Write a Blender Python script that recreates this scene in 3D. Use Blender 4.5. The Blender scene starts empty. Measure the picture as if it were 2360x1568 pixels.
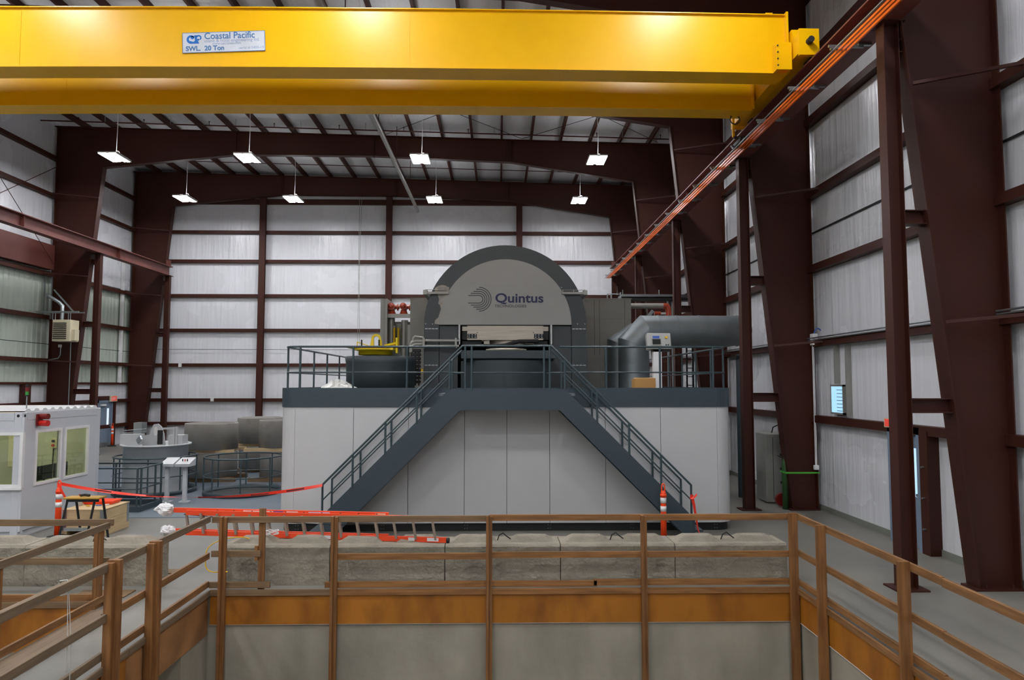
import bpy, math, random
from mathutils import Vector, Matrix
random.seed(7)
SC = bpy.context.scene
COL = SC.collection
# ------------------------------------------------------------------ camera (frame 2360 x 1568)
F, CX, CY, H = 1607.0, 1180.0, 784.0, 3.05
TH = math.atan((885 - CY) / F); PH = math.atan(30 / F)
RI = Vector((math.cos(PH), -math.sin(PH), 0)); FH = Vector((math.sin(PH), math.cos(PH), 0))
FW = FH * math.cos(TH) + Vector((0, 0, math.sin(TH)))
UP = -FH * math.sin(TH) + Vector((0, 0, math.cos(TH)))
OC = Vector((0, 0, H))
cam = bpy.data.cameras.new('camera'); co = bpy.data.objects.new('camera', cam); COL.objects.link(co)
cam.sensor_width = 36; cam.lens = F / 2360 * 36; cam.clip_end = 200; cam.clip_start = .05
co.matrix_world = Matrix(((RI.x, UP.x, -FW.x, 0), (RI.y, UP.y, -FW.y, 0), (RI.z, UP.z, -FW.z, H), (0, 0, 0, 1)))
SC.camera = co


def at(x, y, X=None, Y=None, Z=None):
    """world point that a measured pixel of the photograph shows, given one known coordinate"""
    d = FW + RI * ((x - CX) / F) + UP * ((CY - y) / F)
    k = X / d.x if X is not None else Y / d.y if Y is not None else (Z - H) / d.z
    return OC + d * k


# ------------------------------------------------------------------ world, view
w = bpy.data.worlds.new('world'); SC.world = w; w.use_nodes = True
w.node_tree.nodes['Background'].inputs[0].default_value = (.5, .55, .6, 1)
w.node_tree.nodes['Background'].inputs[1].default_value = .3
SC.view_settings.view_transform = 'Standard'; SC.view_settings.look = 'None'
SC.view_settings.gamma = 1; SC.view_settings.exposure = 0.0
SC.view_settings.use_curve_mapping = False
LAMP = 130.0          # radiance of the high bay panels
SC.cycles.max_bounces = 8; SC.cycles.diffuse_bounces = 5; SC.cycles.glossy_bounces = 3
SC.cycles.transmission_bounces = 4; SC.cycles.sample_clamp_indirect = 4; SC.cycles.sample_clamp_direct = 0
SC.cycles.use_denoising = True; SC.cycles.caustics_reflective = False; SC.cycles.caustics_refractive = False


# ------------------------------------------------------------------ materials
def rgb(h):
    h = h.lstrip('#'); c = [int(h[i:i + 2], 16) / 255 for i in (0, 2, 4)]
    return [x / 12.92 if x <= .04045 else ((x + .055) / 1.055) ** 2.4 for x in c]


def M(name, hx, rough=.5, metal=0., var=.12, vs=1.5, st=(1, 1, 1), bump=0., bs=20., bst=(1, 1, 1), spec=.5, stain=None, ss=.6, samt=.5, rvar=0., sst=(1, 1, 1)):
    m = bpy.data.materials.new(name); m.use_nodes = True
    nt = m.node_tree; N = nt.nodes; L = nt.links; b = N['Principled BSDF']
    c = rgb(hx)
    b.inputs['Roughness'].default_value = rough; b.inputs['Metallic'].default_value = metal
    b.inputs['Specular IOR Level'].default_value = spec
    tc = N.new('ShaderNodeTexCoord')

    def noise(scale, stretch, det=5):
        mp = N.new('ShaderNodeMapping'); mp.inputs['Scale'].default_value = stretch
        L.new(tc.outputs['Object'], mp.inputs[0])
        n = N.new('ShaderNodeTexNoise'); n.inputs['Scale'].default_value = scale; n.inputs['Detail'].default_value = det
        L.new(mp.outputs[0], n.inputs['Vector']); return n
    n = noise(vs, st)
    r = N.new('ShaderNodeValToRGB')
    r.color_ramp.elements[0].position = .3; r.color_ramp.elements[1].position = .7
    r.color_ramp.elements[0].color = [x * (1 - var) for x in c] + [1]
    r.color_ramp.elements[1].color = [min(1, x * (1 + var)) for x in c] + [1]
    L.new(n.outputs[0], r.inputs[0]); out = r.outputs[0]
    if stain:
        n2 = noise(ss, sst, 8); r2 = N.new('ShaderNodeValToRGB')
        r2.color_ramp.elements[0].position = .45; r2.color_ramp.elements[1].position = .72
        r2.color_ramp.elements[0].color = (0, 0, 0, 1); r2.color_ramp.elements[1].color = (samt, samt, samt, 1)
        L.new(n2.outputs[0], r2.inputs[0])
        mx = N.new('ShaderNodeMixRGB'); L.new(r2.outputs[0], mx.inputs[0]); L.new(out, mx.inputs[1])
        mx.inputs[2].default_value = rgb(stain) + [1]; out = mx.outputs[0]
    L.new(out, b.inputs['Base Color'])
    if rvar:
        mr = N.new('ShaderNodeMapRange'); mr.inputs[3].default_value = rough - rvar; mr.inputs[4].default_value = rough + rvar
        L.new(n.outputs[0], mr.inputs[0]); L.new(mr.outputs[0], b.inputs['Roughness'])
    if bump:
        nb = noise(bs, bst, 4); bp = N.new('ShaderNodeBump'); bp.inputs['Strength'].default_value = 1.0
        bp.inputs['Distance'].default_value = bump
        L.new(nb.outputs[0], bp.inputs['Height']); L.new(bp.outputs[0], b.inputs['Normal'])
    return m


def EM(name, hx, s):
    m = bpy.data.materials.new(name); m.use_nodes = True; nt = m.node_tree
    b = nt.nodes['Principled BSDF']; b.inputs['Base Color'].default_value = rgb(hx) + [1]
    b.inputs['Emission Color'].default_value = rgb(hx) + [1]; b.inputs['Emission Strength'].default_value = s
    return m


def glassmat(name, tint='#dfe8ea'):
    m = bpy.data.materials.new(name); m.use_nodes = True; nt = m.node_tree; N = nt.nodes; L = nt.links
    o = N['Material Output']; N.remove(N['Principled BSDF'])
    t = N.new('ShaderNodeBsdfTransparent'); t.inputs[0].default_value = rgb(tint) + [1]
    g = N.new('ShaderNodeBsdfGlossy'); g.inputs['Roughness'].default_value = .02
    mx = N.new('ShaderNodeMixShader'); mx.inputs[0].default_value = .07; L.new(t.outputs[0], mx.inputs[1]); L.new(g.outputs[0], mx.inputs[2])
    L.new(mx.outputs[0], o.inputs[0]); return m


MAROON = M('maroon_shaded', '#3f1d14', .55, var=.15, vs=1.2, stain='#29130d', ss=1.2, samt=.4, spec=.3)  # maroon darkened so the shade on the right columns is in the colour
MAROON_R = M('maroon_lit', '#663831', .5, var=.15, vs=1.2)  # lighter copy of the same maroon, carrying the light on the runway
YELLOW = M('crane_yellow', '#eeb500', .32, var=.03, spec=.38)
WHITE_INS = M('white_vinyl_insulation', '#e0e2e6', .27, var=.03, vs=.5, bump=.035, bs=1.6, bst=(3.0, 3.0, .25), rvar=.05, spec=.55)
WHITE_ROOF = M('white_roof_insulation', '#d6d7d8', .5, var=.04, vs=.5, bump=.05, bs=1.5, bst=(2.5, .6, 1))
CORR = M('bare_corrugated_steel', '#b4bdb2', .45, var=.07, vs=.8)
FLOOR = M('polished_concrete', '#7c7a72', .42, var=.12, vs=.45, stain='#5a5b5c', ss=.35, samt=.6, rvar=.1, bump=.002, bs=8)
PAINTED = M('slate_floor_paint', '#6f7a84', .35, var=.08, vs=.6, stain='#55606a', ss=.5, samt=.5)
CONC = M('pit_concrete', '#9e998b', .8, var=.12, vs=1.1, stain='#6d685b', ss=.9, samt=.75, bump=.006, bs=9, sst=(1, 1, .35))
BLOCK = M('rough_block_concrete', '#968f80', .9, var=.2, vs=2.2, stain='#6a6456', ss=1.4, samt=.6, bump=.03, bs=14)
PLY = M('orange_plywood', '#a5681b', .5, var=.15, vs=1.2, stain='#6b3b10', ss=2.6, samt=.7, st=(1, 1, .4), sst=(1, 1, .45))
PLYD = M('dirty_plywood', '#9c7047', .6, var=.2, vs=2, stain='#5a3a22', ss=2.2, samt=.6)
WX = M('lumber_x', '#8f6337', .6, var=.3, vs=2.2, st=(.5, 12, 12), stain='#5b3818', ss=3, samt=.6, sst=(.7, 5, 5))
WY = M('lumber_y', '#86603a', .6, var=.3, vs=2.2, st=(12, .5, 12), stain='#5b3a20', ss=3, samt=.6, sst=(5, .7, 5))
WZ = M('lumber_z', '#845a31', .6, var=.3, vs=2.2, st=(12, 12, .5), stain='#5b3312', ss=3, samt=.6, sst=(5, 5, .7))
GREYW = M('weathered_lumber', '#776550', .7, var=.25, vs=2.2, st=(12, .5, 12), stain='#5f5040', ss=3, samt=.5, sst=(5, .7, 5))
GREYWX = M('weathered_lumber_x', '#7c6347', .7, var=.25, vs=2.2, st=(.5, 12, 12), stain='#5f4a34', ss=3, samt=.5, sst=(.7, 5, 5))
TEAL = M('dark_slate_paint', '#35434a', .45, var=.04)
TEALR = M('dark_slate_rail_paint', '#37464b', .32, var=.04)
TEALD = M('near_black_slate_paint', '#2a3336', .5, var=.05)
LIDY = M('lid_mustard_yellow', '#d3bb1c', .4, var=.06)
RING = M('charcoal_press_paint', '#373d3e', .42, var=.08, vs=3)
PANEL = M('light_grey_panel', '#c3c4c4', .45, var=.02, bump=.0008, bs=60)
PLATE = M('press_face_grey', '#a2a39f', .45, var=.05, vs=1.5)
BLACK = M('black_base', '#121415', .6)
DARKGAP = M('dark_void', '#1a1c1c', .9)
PUMP = M('grey_pump_house', '#8f8f8a', .6, var=.06, vs=2)
GALV = M('galvanised_steel', '#a9b1b4', .32, metal=.85, var=.12, vs=2)
GALVD = M('galvanised_duct', '#8a9194', .48, metal=.7, var=.15, vs=1.5)
STEEL = M('machined_steel', '#b9b1a2', .4, metal=.4, var=.15, vs=4, st=(.3, 4, 4))
CHROME = M('chrome', '#d8d8d8', .15, metal=1)
CONTW = M('cabin_grey_white', '#c6cacf', .4, var=.03)
CREAM = M('cream_paint', '#d9cfb0', .5)
GREYPIPE = M('grey_pipe', '#9a9a94', .4, metal=.3, var=.1)
REDF = M('red_oxide_flange', '#a8452c', .3, var=.15)
ORANGE = M('safety_orange', '#ff4a12', .4, var=.04)
ORLAD = M('ladder_orange', '#f0502a', .35, var=.06)
ALU = M('aluminium_rung', '#a89a8c', .4, metal=.5)
WHITE = M('white_plastic', '#e6e6e6', .5)
BAG = M('white_plastic_film', '#ececec', .3, bump=.03, bs=12)
SHEET = M('crumpled_clear_sheet', '#c9cac4', .25, bump=.03, bs=9)
REDTAPE = M('red_tape', '#f23a24', .4)
TAPEBLK = M('tape_print', '#5b1512', .5)
CARD = M('cardboard', '#b98a4f', .8, var=.06)
CRATE = M('pine_crate', '#cdb389', .7, var=.12, vs=3, st=(.6, .6, 6))
SLEEVE = M('grey_concrete_sleeve', '#8f8c87', .8, var=.18, vs=3, stain='#5a5650', ss=1.5, samt=.5)
DRUM = M('light_grey_vessel', '#bfc2c4', .38, var=.08, vs=2)
BLUEDOOR = M('slate_blue_door', '#77879a', .45, var=.03)
NAVY = M('navy_letters', '#1b2350', .5)
DGREY = M('dark_grey_letters', '#3b403f', .5)
LOGOBLUE = M('logo_blue', '#0a66b8', .4)
MIDBLUE = M('letter_blue', '#3f6fa0', .4)
PALETXT = M('pale_blue_letters', '#8ea2bd', .5)
SIGNW = M('sign_white', '#c8ccd2', .4)
RED = M('red_plastic', '#c02018', .35)
DRED = M('dark_red_plastic', '#6d1412', .35)
GREEN = M('green_plastic', '#2f8a3c', .4)
LIME = M('lime_strap', '#4fae3c', .5)
YELP = M('yellow_plastic', '#e0b400', .4)
COND = M('orange_conductor', '#f0701e', .35)
BLUEP = M('blue_plastic', '#2c55a8', .4)
RUBBER = M('black_rubber', '#1c1c1c', .7)
GLASS = glassmat('cabin_glass', '#c3cfc6')
DAY = EM('daylight_blue', '#9ccbe8', 1.0)
LIGHTM = EM('lamp_panel', '#fbfbff', LAMP)
ROOF_FILL = EM('roof_fill_glow', '#fbfbff', LAMP * .14)  # added glow that brightens the roof, not a known part of the lamps
CABL = EM('cabin_lamp', '#fff0d8', 22)
EXITM = EM('exit_face', '#d8453a', .5)

# ------------------------------------------------------------------ object helpers
WL = {}      # world location of every object's local frame


def tag(o, label=None, cat=None, group=None, kind=None):
    if label: o['label'] = label
    if cat: o['category'] = cat
    if group: o['group'] = group
    if kind: o['kind'] = kind
    return o


def thing(name, label, cat, loc, group=None, kind=None):
    o = bpy.data.objects.new(name, None); COL.objects.link(o); o.location = loc
    o.empty_display_size = .2; WL[o.name] = Vector(loc)
    return tag(o, label, cat, group, kind)


class MB:
    def __init__(s):
        s.v = []; s.f = []; s.sm = []; s.M = None

    def add(s, vs, fs, smooth=False):
        b = len(s.v)
        s.v += [Vector(p) if s.M is None else s.M @ Vector(p) for p in vs]
        s.f += [[b + i for i in f] for f in fs]; s.sm += [smooth] * len(fs); return s

    def box(s, x0, x1, y0, y1, z0, z1):
        s.add([(x0, y0, z0), (x1, y0, z0), (x1, y1, z0), (x0, y1, z0), (x0, y0, z1), (x1, y0, z1), (x1, y1, z1), (x0, y1, z1)],
              [(0, 3, 2, 1), (4, 5, 6, 7), (0, 1, 5, 4), (1, 2, 6, 5), (2, 3, 7, 6), (3, 0, 4, 7)]); return s

    def bbox(s, x0, x1, y0, y1, z0, z1, c=.01):
        """box with chamfered vertical and horizontal edges"""
        vs = []
        for (sx, x) in ((1, x0), (-1, x1)):
            for (sy, y) in ((1, y0), (-1, y1)):
                for (sz, z) in ((1, z0), (-1, z1)):
                    vs += [(x, y + sy * c, z + sz * c), (x + sx * c, y, z + sz * c), (x + sx * c, y + sy * c, z)]
        i = lambda a, b, d, k: (a * 4 + b * 2 + d) * 3 + k
        fs = []
        for a in (0, 1):
            q = [i(a, 0, 0, 0), i(a, 0, 1, 0), i(a, 1, 1, 0), i(a, 1, 0, 0)]; fs.append(q if a == 0 else q[::-1])
            q = [i(0, a, 0, 1), i(1, a, 0, 1), i(1, a, 1, 1), i(0, a, 1, 1)]; fs.append(q if a == 0 else q[::-1])
            q = [i(0, 0, a, 2), i(0, 1, a, 2), i(1, 1, a, 2), i(1, 0, a, 2)]; fs.append(q if a == 0 else q[::-1])
        for a in (0, 1):
            for b in (0, 1):
                fs.append([i(a, b, 0, 0), i(a, b, 0, 1), i(a, b, 1, 1), i(a, b, 1, 0)])
                fs.append([i(a, 0, b, 0), i(a, 0, b, 2), i(a, 1, b, 2), i(a, 1, b, 0)])
                fs.append([i(0, a, b, 1), i(0, a, b, 2), i(1, a, b, 2), i(1, a, b, 1)])
                for d in (0, 1): fs.append([i(a, b, d, 0), i(a, b, d, 1), i(a, b, d, 2)])
        s.add(vs, fs); s.fix = True; return s

    def bar(s, p, q, w_, h_, up=(0, 0, 1)):
        p = Vector(p); q = Vector(q); d = (q - p).normalized(); up = Vector(up)
        if abs(d.dot(up)) > .99: up = Vector((0, 1, 0))
        r = d.cross(up).normalized(); u = r.cross(d).normalized()
        vs = [e + r * (a * w_ / 2) + u * (b * h_ / 2) for e in (p, q) for a, b in ((-1, -1), (1, -1), (1, 1), (-1, 1))]
        s.add(vs, [(0, 1, 2, 3), (7, 6, 5, 4), (0, 4, 5, 1), (1, 5, 6, 2), (2, 6, 7, 3), (3, 7, 4, 0)]); return s

    def tube(s, pts, r, n=10, caps=True, radii=None, sharp=False):
        pts = [Vector(p) for p in pts]; k = len(pts)
        d0 = (pts[1] - pts[0]).normalized()
        a = Vector((0, 0, 1)) if abs(d0.z) < .9 else Vector((1, 0, 0))
        u = d0.cross(a).normalized(); rings = []; dprev = d0
        for i, p in enumerate(pts):
            din = (p - pts[i - 1]).normalized() if i else d0
            dout = (pts[i + 1] - p).normalized() if i < k - 1 else din
            if i:
                ax = dprev.cross(din)
                if ax.length > 1e-6: u = Matrix.Rotation(dprev.angle(din), 3, ax.normalized()) @ u
                dprev = din
            v = din.cross(u).normalized(); nrm = (din + dout)
            nrm = nrm.normalized() if nrm.length > 1e-6 else din
            R = radii[i] if radii else r; ring = []
            for j in range(n):
                t = 2 * math.pi * j / n; o = u * math.cos(t) * R + v * math.sin(t) * R
                den = din.dot(nrm)
                if den > .2: o = o - din * (o.dot(nrm) / den)
                ring.append(p + o)
            rings.append(ring)
        vs = [x for rg in rings for x in rg]
        fs = [(i * n + j, i * n + (j + 1) % n, (i + 1) * n + (j + 1) % n, (i + 1) * n + j) for i in range(k - 1) for j in range(n)]
        if sharp:
            for i in range(k - 1): s.add(rings[i] + rings[i + 1], [(j, (j + 1) % n, n + (j + 1) % n, n + j) for j in range(n)], True)
        else: s.add(vs, fs, True)
        if caps:
            s.add(rings[0], [tuple(range(n))[::-1]]); s.add(rings[-1], [tuple(range(n))])
        return s

    def cyl(s, x, y, z0, z1, r, n=32, r1=None):
        return s.tube([(x, y, z0), (x, y, z1)], r, n, radii=[r, r if r1 is None else r1])

    def lathe(s, x, y, prof, n=36, a0=0, a1=2 * math.pi, smooth=True):
        full = abs(a1 - a0 - 2 * math.pi) < 1e-6; m = n if full else n + 1
        vs = [(x + r * math.cos(a0 + (a1 - a0) * j / n), y + r * math.sin(a0 + (a1 - a0) * j / n), z) for r, z in prof for j in range(m)]
        fs = []
        for i in range(len(prof) - 1):
            for j in range(n):
                b = (j + 1) % m
                fs.append((i * m + j, i * m + b, (i + 1) * m + b, (i + 1) * m + j))
        return s.add(vs, fs, smooth)

    def prism(s, poly, z0, z1, axis='z'):
        """extrude a polygon: axis z -> poly in xy; axis y -> poly in xz; axis x -> poly in yz"""
        mp = {'z': lambda a, b, c: (a, b, c), 'y': lambda a, b, c: (a, c, b), 'x': lambda a, b, c: (c, a, b)}[axis]
        n = len(poly)
        s.add([mp(a, b, z0) for a, b in poly] + [mp(a, b, z1) for a, b in poly],
              [tuple(range(n))[::-1], tuple(range(n, 2 * n))] + [(i, (i + 1) % n, n + (i + 1) % n, n + i) for i in range(n)]); return s

    def ring(s, outer, inner, z0, z1, axis='z', closed=True, smooth=False):
        mp = {'z': lambda a, b, c: (a, b, c), 'y': lambda a, b, c: (a, c, b), 'x': lambda a, b, c: (c, a, b)}[axis]
        n = len(outer); vs = []
        for pth, z in ((outer, z0), (outer, z1), (inner, z1), (inner, z0)): vs += [mp(a, b, z) for a, b in pth]
        fs = []
        for i in range(n if closed else n - 1):
            j = (i + 1) % n
            for k in range(4):
                k2 = (k + 1) % 4; fs.append((k * n + i, k * n + j, k2 * n + j, k2 * n + i))
        if not closed:
            fs.append((0, n, 2 * n, 3 * n)); fs.append((n - 1, 4 * n - 1, 3 * n - 1, 2 * n - 1))
        s.add(vs, fs, smooth); return s

    def build(s, name, mat_, parent=None, label=None, cat=None, group=None, kind=None):
        xs = [p.x for p in s.v]; ys = [p.y for p in s.v]; zs = [p.z for p in s.v]
        if parent is None: org = Vector(((min(xs) + max(xs)) / 2, (min(ys) + max(ys)) / 2, min(zs)))
        else: org = WL[parent.name]
        me = bpy.data.meshes.new(name); me.from_pydata([tuple(p - org) for p in s.v], [], s.f)
        me.materials.append(mat_)
        me.polygons.foreach_set('use_smooth', s.sm)
        import bmesh
        bm = bmesh.new(); bm.from_mesh(me); bmesh.ops.recalc_face_normals(bm, faces=bm.faces); bm.to_mesh(me); bm.free()
        o = bpy.data.objects.new(name, me); COL.objects.link(o)
        if parent is None: o.location = org
        else: o.parent = parent
        WL[o.name] = org
        return tag(o, label, cat, group, kind)


def smooth(pts, k=2):
    pts = [Vector(p) for p in pts]
    for _ in range(k):
        q = [pts[0]]
        for a, b in zip(pts, pts[1:]): q += [a.lerp(b, .25), a.lerp(b, .75)]
        pts = q + [pts[-1]]
    return pts


def rrect(x0, x1, y0, y1, r, n=8):
    p = []
    for cx, cy, a in ((x0 + r, y0 + r, math.pi), (x1 - r, y0 + r, 1.5 * math.pi), (x1 - r, y1 - r, 0), (x0 + r, y1 - r, .5 * math.pi)):
        p += [(cx + r * math.cos(a + t * math.pi / 2 / n), cy + r * math.sin(a + t * math.pi / 2 / n)) for t in range(n + 1)]
    return p


def text(body, size, loc, mat_, parent, name='lettering', sx=1., off=0., ext=.003, ry=0., spacing=1., label=None, rz=0.):
    """letters standing upright in a plane facing -Y"""
    cu = bpy.data.curves.new('t', 'FONT'); cu.body = body; cu.size = size; cu.offset = off; cu.extrude = ext; cu.space_character = spacing
    to = bpy.data.objects.new('t', cu); COL.objects.link(to)
    dg = bpy.context.evaluated_depsgraph_get(); me = bpy.data.meshes.new_from_object(to.evaluated_get(dg))
    bpy.data.objects.remove(to)
    R = Matrix.Rotation(rz, 4, 'Z') @ Matrix.Rotation(ry, 4, 'Y') @ Matrix.Rotation(math.pi / 2, 4, 'X') @ Matrix.Diagonal((sx, 1, 1, 1))
    me.transform(Matrix.Translation(Vector(loc) - WL[parent.name]) @ R)
    me.materials.clear(); me.materials.append(mat_)
    o = bpy.data.objects.new(name, me); COL.objects.link(o); o.parent = parent; WL[o.name] = WL[parent.name]
    if label: o['label'] = label
    return o


def dup(root, loc, label=None, group=None):
    r = root.copy(); COL.objects.link(r); r.location = loc; WL[r.name] = Vector(loc)
    if label: r['label'] = label
    if group: r['group'] = group
    for ch in list(root.children):
        c = ch.copy(); COL.objects.link(c); c.parent = r
        for g in ch.children:
            d = g.copy(); COL.objects.link(d); d.parent = c
    return r


# ------------------------------------------------------------------ the building
XL, XR, YB, YF = -19.35, 7.85, 37.25, -10.0
zt = lambda x: 13.62 + (7.8 - x) * .0235          # top of the rafters
P1 = (-4.25, 4.45, 1.6, 10.54)                    # pit below the camera
P2 = (-16.0, -5.45, 1.6, 10.0)                    # second pit on the left
fl = MB()
xs = [XL - .3, P2[0], P2[1], P1[0], P1[1], XR + .3]; ys = [YF - .3, 1.6, 10.0, 10.54, YB + .3]
for i in range(5):
    for j in range(4):
        cx = (xs[i] + xs[i + 1]) / 2; cy = (ys[j] + ys[j + 1]) / 2
        if P1[0] < cx < P1[1] and P1[2] < cy < P1[3]: continue
        if P2[0] < cx < P2[1] and P2[2] < cy < P2[3]: continue
        fl.add([(xs[i], ys[j], 0), (xs[i + 1], ys[j], 0), (xs[i + 1], ys[j + 1], 0), (xs[i], ys[j + 1], 0)], [(0, 1, 2, 3)])
floor = fl.build('floor', FLOOR, kind='structure')
MB().box(XL, -4.72, 16.25, 26.5, .002, .012).build('painted_area', PAINTED, floor, label='slate blue painted area of the floor')
MB().box(XL - .3, XR + .3, YF - .3, YB, -4.0, -3.9).build('floor_pit', CONC, kind='structure')
# pit walls
PB = -3.9
MB().box(P1[0] - .3, P1[1] + .3, P1[3] + .02, P1[3] + .3, PB, -.02).build('wall_pit_far', CONC, kind='structure')
MB().box(P1[1] + .02, P1[1] + .3, P1[2], P1[3], PB, -.02).build('wall_pit_right', CONC, kind='structure')
wpl = MB(); wpl.box(P1[0] - .3, P1[0] - .02, 9.7, P1[3], PB, -.02); wpl.box(P1[0] - .3, P1[0] - .02, P1[2], 7.0, PB, -.55)
wpl.build('wall_pit_left', CONC, kind='structure')
MB().box(P2[1] + .02, P1[0] - .02, P2[2], P2[3], -.5, -.012).build('floor_walkway', FLOOR, kind='structure')
MB().box(P2[0], P2[1] + 1.0, P2[3] + .02, P2[3] + .3, PB, -.02).build('wall_pit_back_left', CONC, kind='structure')
MB().box(P2[0] - .3, P2[0] - .02, P2[2], P2[3], PB, -.02).build('wall_pit_side_left', CONC, kind='structure')
MB().box(XL, XR, P1[2] - .3, P1[2] - .02, PB, -.02).build('wall_pit_near', CONC, kind='structure')

G = (2.2, 4.04, 5.88, 7.72, 9.57, 11.14, 12.8)
# back wall
wb = MB().box(XL - .3, XR + .3, YB, YB + .3, 0, 15).build('wall_back', WHITE_INS, kind='structure')
for z in (.97,) + G:
    MB().bar((XL, YB - .1, z), (XR, YB - .1, z), .2, .17 if z < 12 else .27).build('girt', MAROON, wb)
MB().tube([(XL, YB - .12, 3.05 + 1.83), (XR, YB - .12, 3.05 + 1.83 - .05)], .012, 6).build('cable', RUBBER, wb)
# right wall
wr = MB().box(XR, XR + .3, YF, YB + .3, 0, 15).build('wall_right', WHITE_INS, kind='structure')
for z in G:
    MB().bar((XR - .1, YF, z), (XR - .1, YB - .2, z), .2, .17, (0, 0, 1)).build('girt', MAROON, wr)
MB().bar((XR - .03, YF, 6.8), (XR - .03, YB - .2, 6.8), .04, .03).build('cable', RUBBER, wr)
for dz in (.1, .15):
    MB().tube([(XR - .23, YF, 4.04 + dz - .03), (XR - .23, YB - .3, 4.04 + dz - .03)], .018, 6).build('conduit', GALV, wr)
MB().bar((XR - .012, YF, .06), (XR - .012, YB - .2, .06), .02, .12).build('baseboard_right', M('grey_base', '#7d8078', .7), wr)
# left wall: white insulation, bare corrugated steel band between 3.05 m and 7.8 m
wl = MB(); wl.box(XL - .3, XL, YF, YB + .3, 0, 3.05); wl.box(XL - .3, XL, YF, YB + .3, 7.9, 15)
wl = wl.build('wall_left', WHITE_INS, kind='structure')
cb = MB(); ps = []; y = YF
while y < YB:
    for dy, dx in ((0, 0), (.16, 0), (.19, -.04), (.27, -.04), (.30, 0)):
        ps.append((XL - .06 + dx, y + dy))
    y += .30
n = len(ps)
cb.add([(a, b, 3.05) for a, b in ps] + [(a, b, 7.9) for a, b in ps], [(i, i + 1, n + i + 1, n + i) for i in range(n - 1)])
cb.build('corrugated_cladding', CORR, wl, label='grey-green bare corrugated steel cladding')
for z in (.97,) + G:
    MB().bar((XL + .1, YF, z), (XL + .1, YB - .2, z), .2, .17).build('girt', MAROON, wl)
MB().bar((XL + .06, YF, 3.07), (XL + .06, YB - .2, 3.07), .12, .1).build('sill_girt', MAROON, wl)
MB().tube([(XL + .05, YF, 4.9), (XL + .05, YB - .2, 4.72)], .015, 6).build('cable', RUBBER, wl)
MB().box(XL + .0, XL + .34, 12, 29.9, 7.9, 8.95).build('header_beam', MAROON_R, wl)
MB().box(XL + .02, XL + .12, 35.75, 35.95, 3.1, 9.5).build('corner_flashing', WHITE, wl)
for y0 in (28.55,):
    MB().box(XL + .02, XL + .3, y0, y0 + .28, 0, 3.05).build('door_post', MAROON, wl)
MB().box(XL - .3, XR + .3, YF - .3, YF, 0, 15).build('wall_front', WHITE_INS, kind='structure')
# roof
ce = MB(); zc = .26
ce.add([(XL - .3, YF, zt(XL - .3) + zc), (XR + .3, YF, zt(XR + .3) + zc), (XR + .3, YB + .3, zt(XR + .3) + zc), (XL - .3, YB + .3, zt(XL - .3) + zc)], [(0, 3, 2, 1)])
ce = ce.build('ceiling', WHITE_ROOF, kind='structure')
x = 6.63
while x > XL + .3:
    MB().bar((x, YF, zt(x) + .13), (x, YB - .05, zt(x) + .13), .09, .25).build('purlin', MAROON, ce)
    x -= 1.305
for yy in (11.9, 13.2, 18.8, 20.1, 25.3, 31.8, 34.6):
    MB().bar((XL, yy, zt(XL) + .02), (XR, yy, zt(XR) + .02), .03, .03).build('purlin_strap', MAROON, ce)
# back wall wind columns
for px, lab in ((602, 'maroon steel wall column behind the stacked grey sleeves on the back wall'),
                (895, 'maroon steel wall column rising behind the red flanges on the back wall'),
                (1197, 'maroon steel wall column standing directly behind the arched press')):
    X = at(px, 700, Y=36.95).x
    t = thing('wall_column', lab, 'column', (X, 36.95, 0))
    m = MB(); m.box(X - .16, X + .16, 36.86, 36.88, 0, 13.6); m.box(X - .16, X + .16, 37.02, 37.04, 0, 13.6); m.box(X - .01, X + .01, 36.88, 37.02, 0, 13.6)
    m.build('shaft', MAROON, t); MB().box(X - .2, X + .2, 36.8, 37.06, 0, .02).build('base_plate', MAROON, t)


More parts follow.
